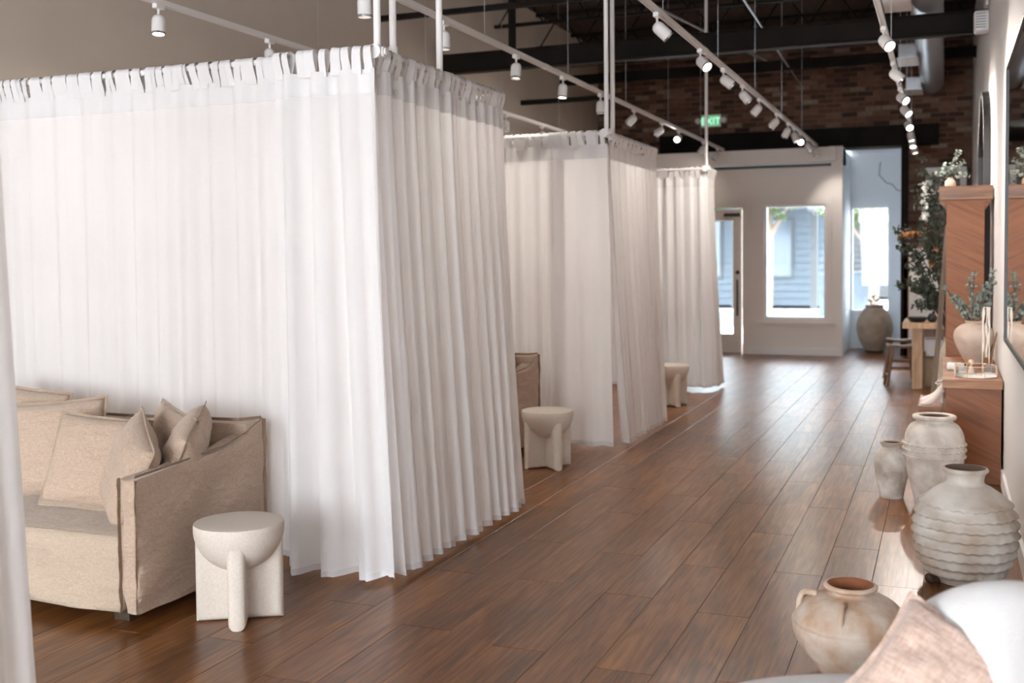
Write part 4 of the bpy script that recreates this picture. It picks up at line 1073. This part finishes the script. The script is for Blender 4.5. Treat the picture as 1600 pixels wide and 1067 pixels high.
MB().lathe([(.03, 0), (.05, .02), (.058, .05), (.045, .08), (.03, .09), (.026, .088)], 28).build('body', MT['pebble'], t, 60)
MB().lathe([(.028, .086), (.034, .090), (.034, .096), (.026, .098)], 28).build('rim', MT['reflector'], t, 60)
t = thing('wicker_basket', 'tan wicker basket standing under the work table', 'basket', (-.10, 13.2, 0))
MB().softbox(-.11, .13, -.14, .14, 0, .33, r=.02, res=.04).build('body', MT['wicker'], t, 60)
MB().tube([(-.11, -.14, .33), (.13, -.14, .33), (.13, .14, .33), (-.11, .14, .33)], .012, 8, closed=True).build('rim', MT['wicker'], t, 60)
t = thing('storage_box', 'small white storage box resting on the wicker basket under the table', 'box', (-.10, 13.2, .345))
MB().box(-.09, .11, -.11, .11, 0, .16, bev=.004).build('body', MT['white'], t); MB().box(-.095, .115, -.115, .115, .16, .19, bev=.004).build('lid', MT['white'], t)
# big framed mirror behind the table, its white reflection put in as colour
t = thing('framed_mirror', 'wooden framed mirror before the brick wall, its reflection painted in white', 'framed panel', (-.56, YB-.10, 0))
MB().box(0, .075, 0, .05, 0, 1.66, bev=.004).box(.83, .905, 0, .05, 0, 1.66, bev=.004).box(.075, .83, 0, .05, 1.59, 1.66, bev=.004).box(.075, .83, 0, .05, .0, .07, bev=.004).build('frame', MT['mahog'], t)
MB().box(.075, .83, .01, .03, .07, 1.59).build('panel', MT['white'], t)  # mirror face, plain white in place of a reflection
# framed print on brick
t = thing('framed_print', 'framed dark landscape print with wide white mat on the brick wall', 'picture', (.01, YB-.06, 2.33))
MB().box(-.30, .30, 0, .03, 0, .03, bev=.003).box(-.30, .30, 0, .03, .42, .45, bev=.003).box(-.30, -.275, 0, .03, .03, .42).box(.275, .30, 0, .03, .03, .42).build('frame', MT['black'], t)
MB().box(-.275, .275, .012, .02, .03, .42).build('mat_board', MT['paper'], t)
MB().box(-.19, .19, .008, .012, .10, .35).build('print', MT['print'], t)
# branch arrangement behind the cabinet
t = thing('branch_arrangement', 'tall dark leafed branches with orange leaves in a floor vase behind the cabinet', 'plant', (.06, 11.2, 0))
MB().lathe(smooth_prof([(.09, 0), (.13, .1), (.15, .3), (.12, .5), (.07, .62), (.06, .66), (.075, .7)], 5), 32).build('floor_vase', MT['clayfar'], t, 60)
rg = random.Random(77)
tips = []
for k in range(30):
    z = rg.uniform(.98, 2.30); xr = -.47+abs(z-1.6)*.22
    tips.append((rg.uniform(xr, xr+.32), rg.uniform(-.18, .22), z))
tips += [(-.27, 0, 2.42), (-.24, 0, 2.25), (-.47, 0, 1.72), (-.45, .05, 1.55), (-.46, 0, 1.2), (-.25, 0, .98), (-.2, 0, 1.05), (-.32, .05, 1.15)]
st = sprays((0, 0, .66), tips, rg, bend=1.0)
mb = MB()
for s_ in st: mb.tube(s_, [.006-.0005*k for k in range(9)], 5)
mb.build('branch', MT['stem'], t)
lf = MB(); leaves(lf, [(s_[k], .055) for s_ in st for k in (4, 5, 6, 7, 8)], 0, 13, .028, rg, .5); tag(lf.build('foliage', MT['leafdark'], t, fix=False), 'dark green leaves', kind='stuff')
lf = MB(); leaves(lf, [((-.44, 0, 1.66), .05), ((-.36, 0, 1.68), .05), ((-.27, 0, 1.70), .05), ((-.12, -.05, 1.50), .06), ((-.16, -.05, 1.42), .05)], 0, 22, .03, rg, .5); tag(lf.build('orange_leaves', MT['leaforange'], t, fix=False), 'burnt orange leaves', kind='stuff')
lf = MB(); leaves(lf, [((-.24, -.12, 2.16-.055*k), .035) for k in range(7)], 0, 9, .022, rg, .8); tag(lf.build('blossom', MT['blossom'], t, fix=False), 'white blossom spray', kind='stuff')

# wall mirrors
t = thing('wall_mirror', 'large black framed mirror on the right wall nearest the camera', 'mirror', (XR, 0, 0))
y0, y1, z0, z1 = 5.2, 7.0, .985, 2.585
MB().box(-.035, -.002, y0, y1, z0, z0+.02).box(-.035, -.002, y0, y1, z1-.02, z1).box(-.035, -.002, y0, y0+.02, z0+.02, z1-.02).box(-.035, -.002, y1-.02, y1, z0+.02, z1-.02).build('frame', MT['black'], t)
MB().box(-.026, -.018, y0+.02, y1-.02, z0+.02, z1-.02).build('glass', MT['mirror'], t)
t = thing('arched_mirror', 'arched black framed mirror on the right wall beyond the tall cabinet', 'mirror', (XR, 10.95, 0))
def arch(w_, zt, z0):
    pts = [(-w_, z0), (w_, z0)]
    for k in range(17): a = k/16*PI; pts.append((w_*math.cos(a), zt-w_*.75+w_*.75*math.sin(a)))
    return pts
oa, ia = arch(.85, 2.97, .9), arch(.81, 2.93, .94)
mb = MB(); n_ = len(oa)
for x in (-.06, -.002):
    mb.v += [(x, p[0], p[1]) for p in oa]+[(x, p[0], p[1]) for p in ia]
for i in range(n_):
    j = (i+1) % n_
    mb.f += [(i, j, n_+j, n_+i), (2*n_+i, 3*n_+i, 3*n_+j, 2*n_+j), (i, 2*n_+i, 2*n_+j, j), (n_+i, n_+j, 3*n_+j, 3*n_+i)]
mb.build('frame', MT['black'], t)
MB().prism(ia, 'X', -.03, -.022).build('glass', MT['mirror'], t)

# ------------------------------------------------------------------ white boucle armchair and blush pillow
t = thing('boucle_armchair', 'rounded white boucle armchair at the lower right, beside the wall', 'armchair', (-.10, 2.42, 0))
def seatf():
    n, m = 64, 22; mb = MB()
    def P(i, j):
        a = 2*PI*i/n; f = j/(m-1)
        # superellipse section from bottom centre round to top centre
        th = -PI/2+f*PI
        c, s_ = math.cos(th), math.sin(th)
        rr = .555*(abs(c)**.45); zz = .245+.205*(1 if s_ > 0 else -1)*abs(s_)**.42
        return (rr*math.cos(a)*(.76 if math.cos(a) > 0 else 1.0), rr*math.sin(a), zz)
    mb.grid(P, n, m, wrap=True); return mb
seatf().build('seat', MT['boucle'], t, 180)
n, m = 60, 28
def P(i, j):
    u = i/(n-1); a = R(-25)+u*R(118)
    end = math.sqrt(max(.0, 1-(abs(2*u-1)**(5.0 if u < .5 else 3.4))))
    hh = (.225*(1-.30*u**2.5))*end+.002; ww = .125*end+.002
    b = 2*PI*j/m; cb, sb = math.cos(b), math.sin(b)
    rr = .415+ww*(1 if cb > 0 else -1)*abs(cb)**.8
    zz = .30+.27-.02*u+hh*(1 if sb > 0 else -1)*abs(sb)**.75
    zz -= .055*u**2
    X_ = rr*math.cos(a)*(.84 if math.cos(a) > 0 else 1.0)
    return (X_, rr*math.sin(a), zz)
mb = MB(); b0 = 0
for i in range(n):
    for j in range(m): mb.v.append(P(i, j))
for i in range(n-1):
    for j in range(m): mb.f.append((i*m+j, (i+1)*m+j, (i+1)*m+(j+1) % m, i*m+(j+1) % m))
mb.build('backrest', MT['boucle'], t, 180)
MB().lathe([(.36, 0), (.36, .05), (.002, .052)], 40).build('plinth', MT['darkwood'], t, 60)
pillow('blush woven pillow leaning on the white armchair back', (.005, 2.60, .525), .33, .30, .12, R(12), R(-42), R(36), 14.0, m='blush', fm='blush', pinch=.10)

# ------------------------------------------------------------------ outside the shopfront
struct('ground_outside', MB().box(-30, 30, 18.5, 60, -.2, -.10), MT['pave'])
struct('pavement', MB().box(-30, 30, 18.36, 23.0, -.15, -.02), MT['pave'])
struct('road', MB().box(-30, 30, 24.5, 30.5, -.12, -.08), MT['road'])
t = thing('shop_building', 'blue grey building across the street seen through the partition window', 'building', (-6.6, 33, 0))
wl = MB().box(-5, 3.6, 0, 5, 0, 4.2).build('wall', MT['siding'], t)
mb = MB()
for k in range(20): mb.box(-5, 3.6, -.03, 0, k*.21, k*.21+.012)
mb.build('siding_board', MT['siding'], wl)
MB().prism([(-5.4, 4.2), (4, 4.2), (3, 5.6), (-4.4, 5.6)], 'Y', -.5, 5.2).build('roof', MT['road'], t)
for x in (-4.4, -2.6, -.2, 1.9):
    wn_ = MB().box(x-.55, x+.55, -.06, 0, .8, 2.6).build('window', MT['sidingwhite'], t)
    MB().box(x-.48, x+.48, -.07, -.06, .87, 2.53).build('pane', MT['darkglass'], wn_)
for x in (-3.6, -1.2, 1.0, 3.2): MB().box(x-.09, x+.09, -1.6, -1.42, 0, 3.2).build('column', MT['sidingwhite'], t)
MB().box(-4, 3.6, -1.7, 0, 3.2, 3.4).build('porch_roof', MT['sidingwhite'], t)
t = thing('white_house', 'white sided house across the street seen through the alcove window', 'building', (-1.0, 40, 0))
wl = MB().box(-2.4, 6, 0, 6, 0, 3.3).build('wall', MT['sidingwhite'], t)
mb = MB()
for k in range(16): mb.box(-2.4, 6, -.04, 0, k*.2, k*.2+.02)
mb.build('siding_board', MT['sidingwhite'], wl)
MB().prism([(-2.8, 3.3), (6.4, 3.3), (1.8, 5.4)], 'Y', -.4, 6.4).build('roof', MT['pave'], t)
wn_ = MB().box(.2, 1.4, -.08, 0, 1.0, 2.3).build('window', MT['trim'], t); MB().box(.3, 1.3, -.09, -.08, 1.1, 2.2).build('pane', MT['darkglass'], wn_)
t = thing('utility_cabinet', 'grey green utility cabinet on the far pavement seen in the alcove window', 'utility box', (-2.2, 28.5, -.10))
MB().box(-.75, .55, 0, .6, 0, 1.1, bev=.01).build('body', MT['siding'], t); MB().box(-.58, .58, -.03, .63, 1.1, 1.16).build('lid', MT['siding'], t)
def tree(label, loc, h, r, seed, n=1500):
    rg = random.Random(seed); n *= 2; t = thing('street_tree', label, 'tree', loc, 0)
    MB().tube([(0, 0, -.1), (.05, 0, h*.4), (0, .1, h*.75)], [.14, .11, .05], 10).tube([(.04, 0, h*.42), (r*.6, .1, h*.75)], [.07, .03], 8).tube([(.04, 0, h*.40), (-r*.6, -.1, h*.72)], [.07, .03], 8).build('trunk', MT['trunk'], t, 60)
    lf = MB(); cl = [((rg.gauss(0, r*.5), rg.gauss(0, r*.4), h*.78+rg.gauss(0, r*.38)), r*.35) for _ in range(26)]
    leaves(lf, cl, 0, n//26, .11, rg, .6); tag(lf.build('foliage', MT['treeleaf'], t, fix=False), kind='stuff')
tree('leafy street tree seen in the upper part of the alcove window', (-1.6, 27.6, 0), 3.6, 1.3, 4)
tree('leafy street tree before the blue grey building', (-4.4, 29.6, 0), 4.6, 1.4, 9)
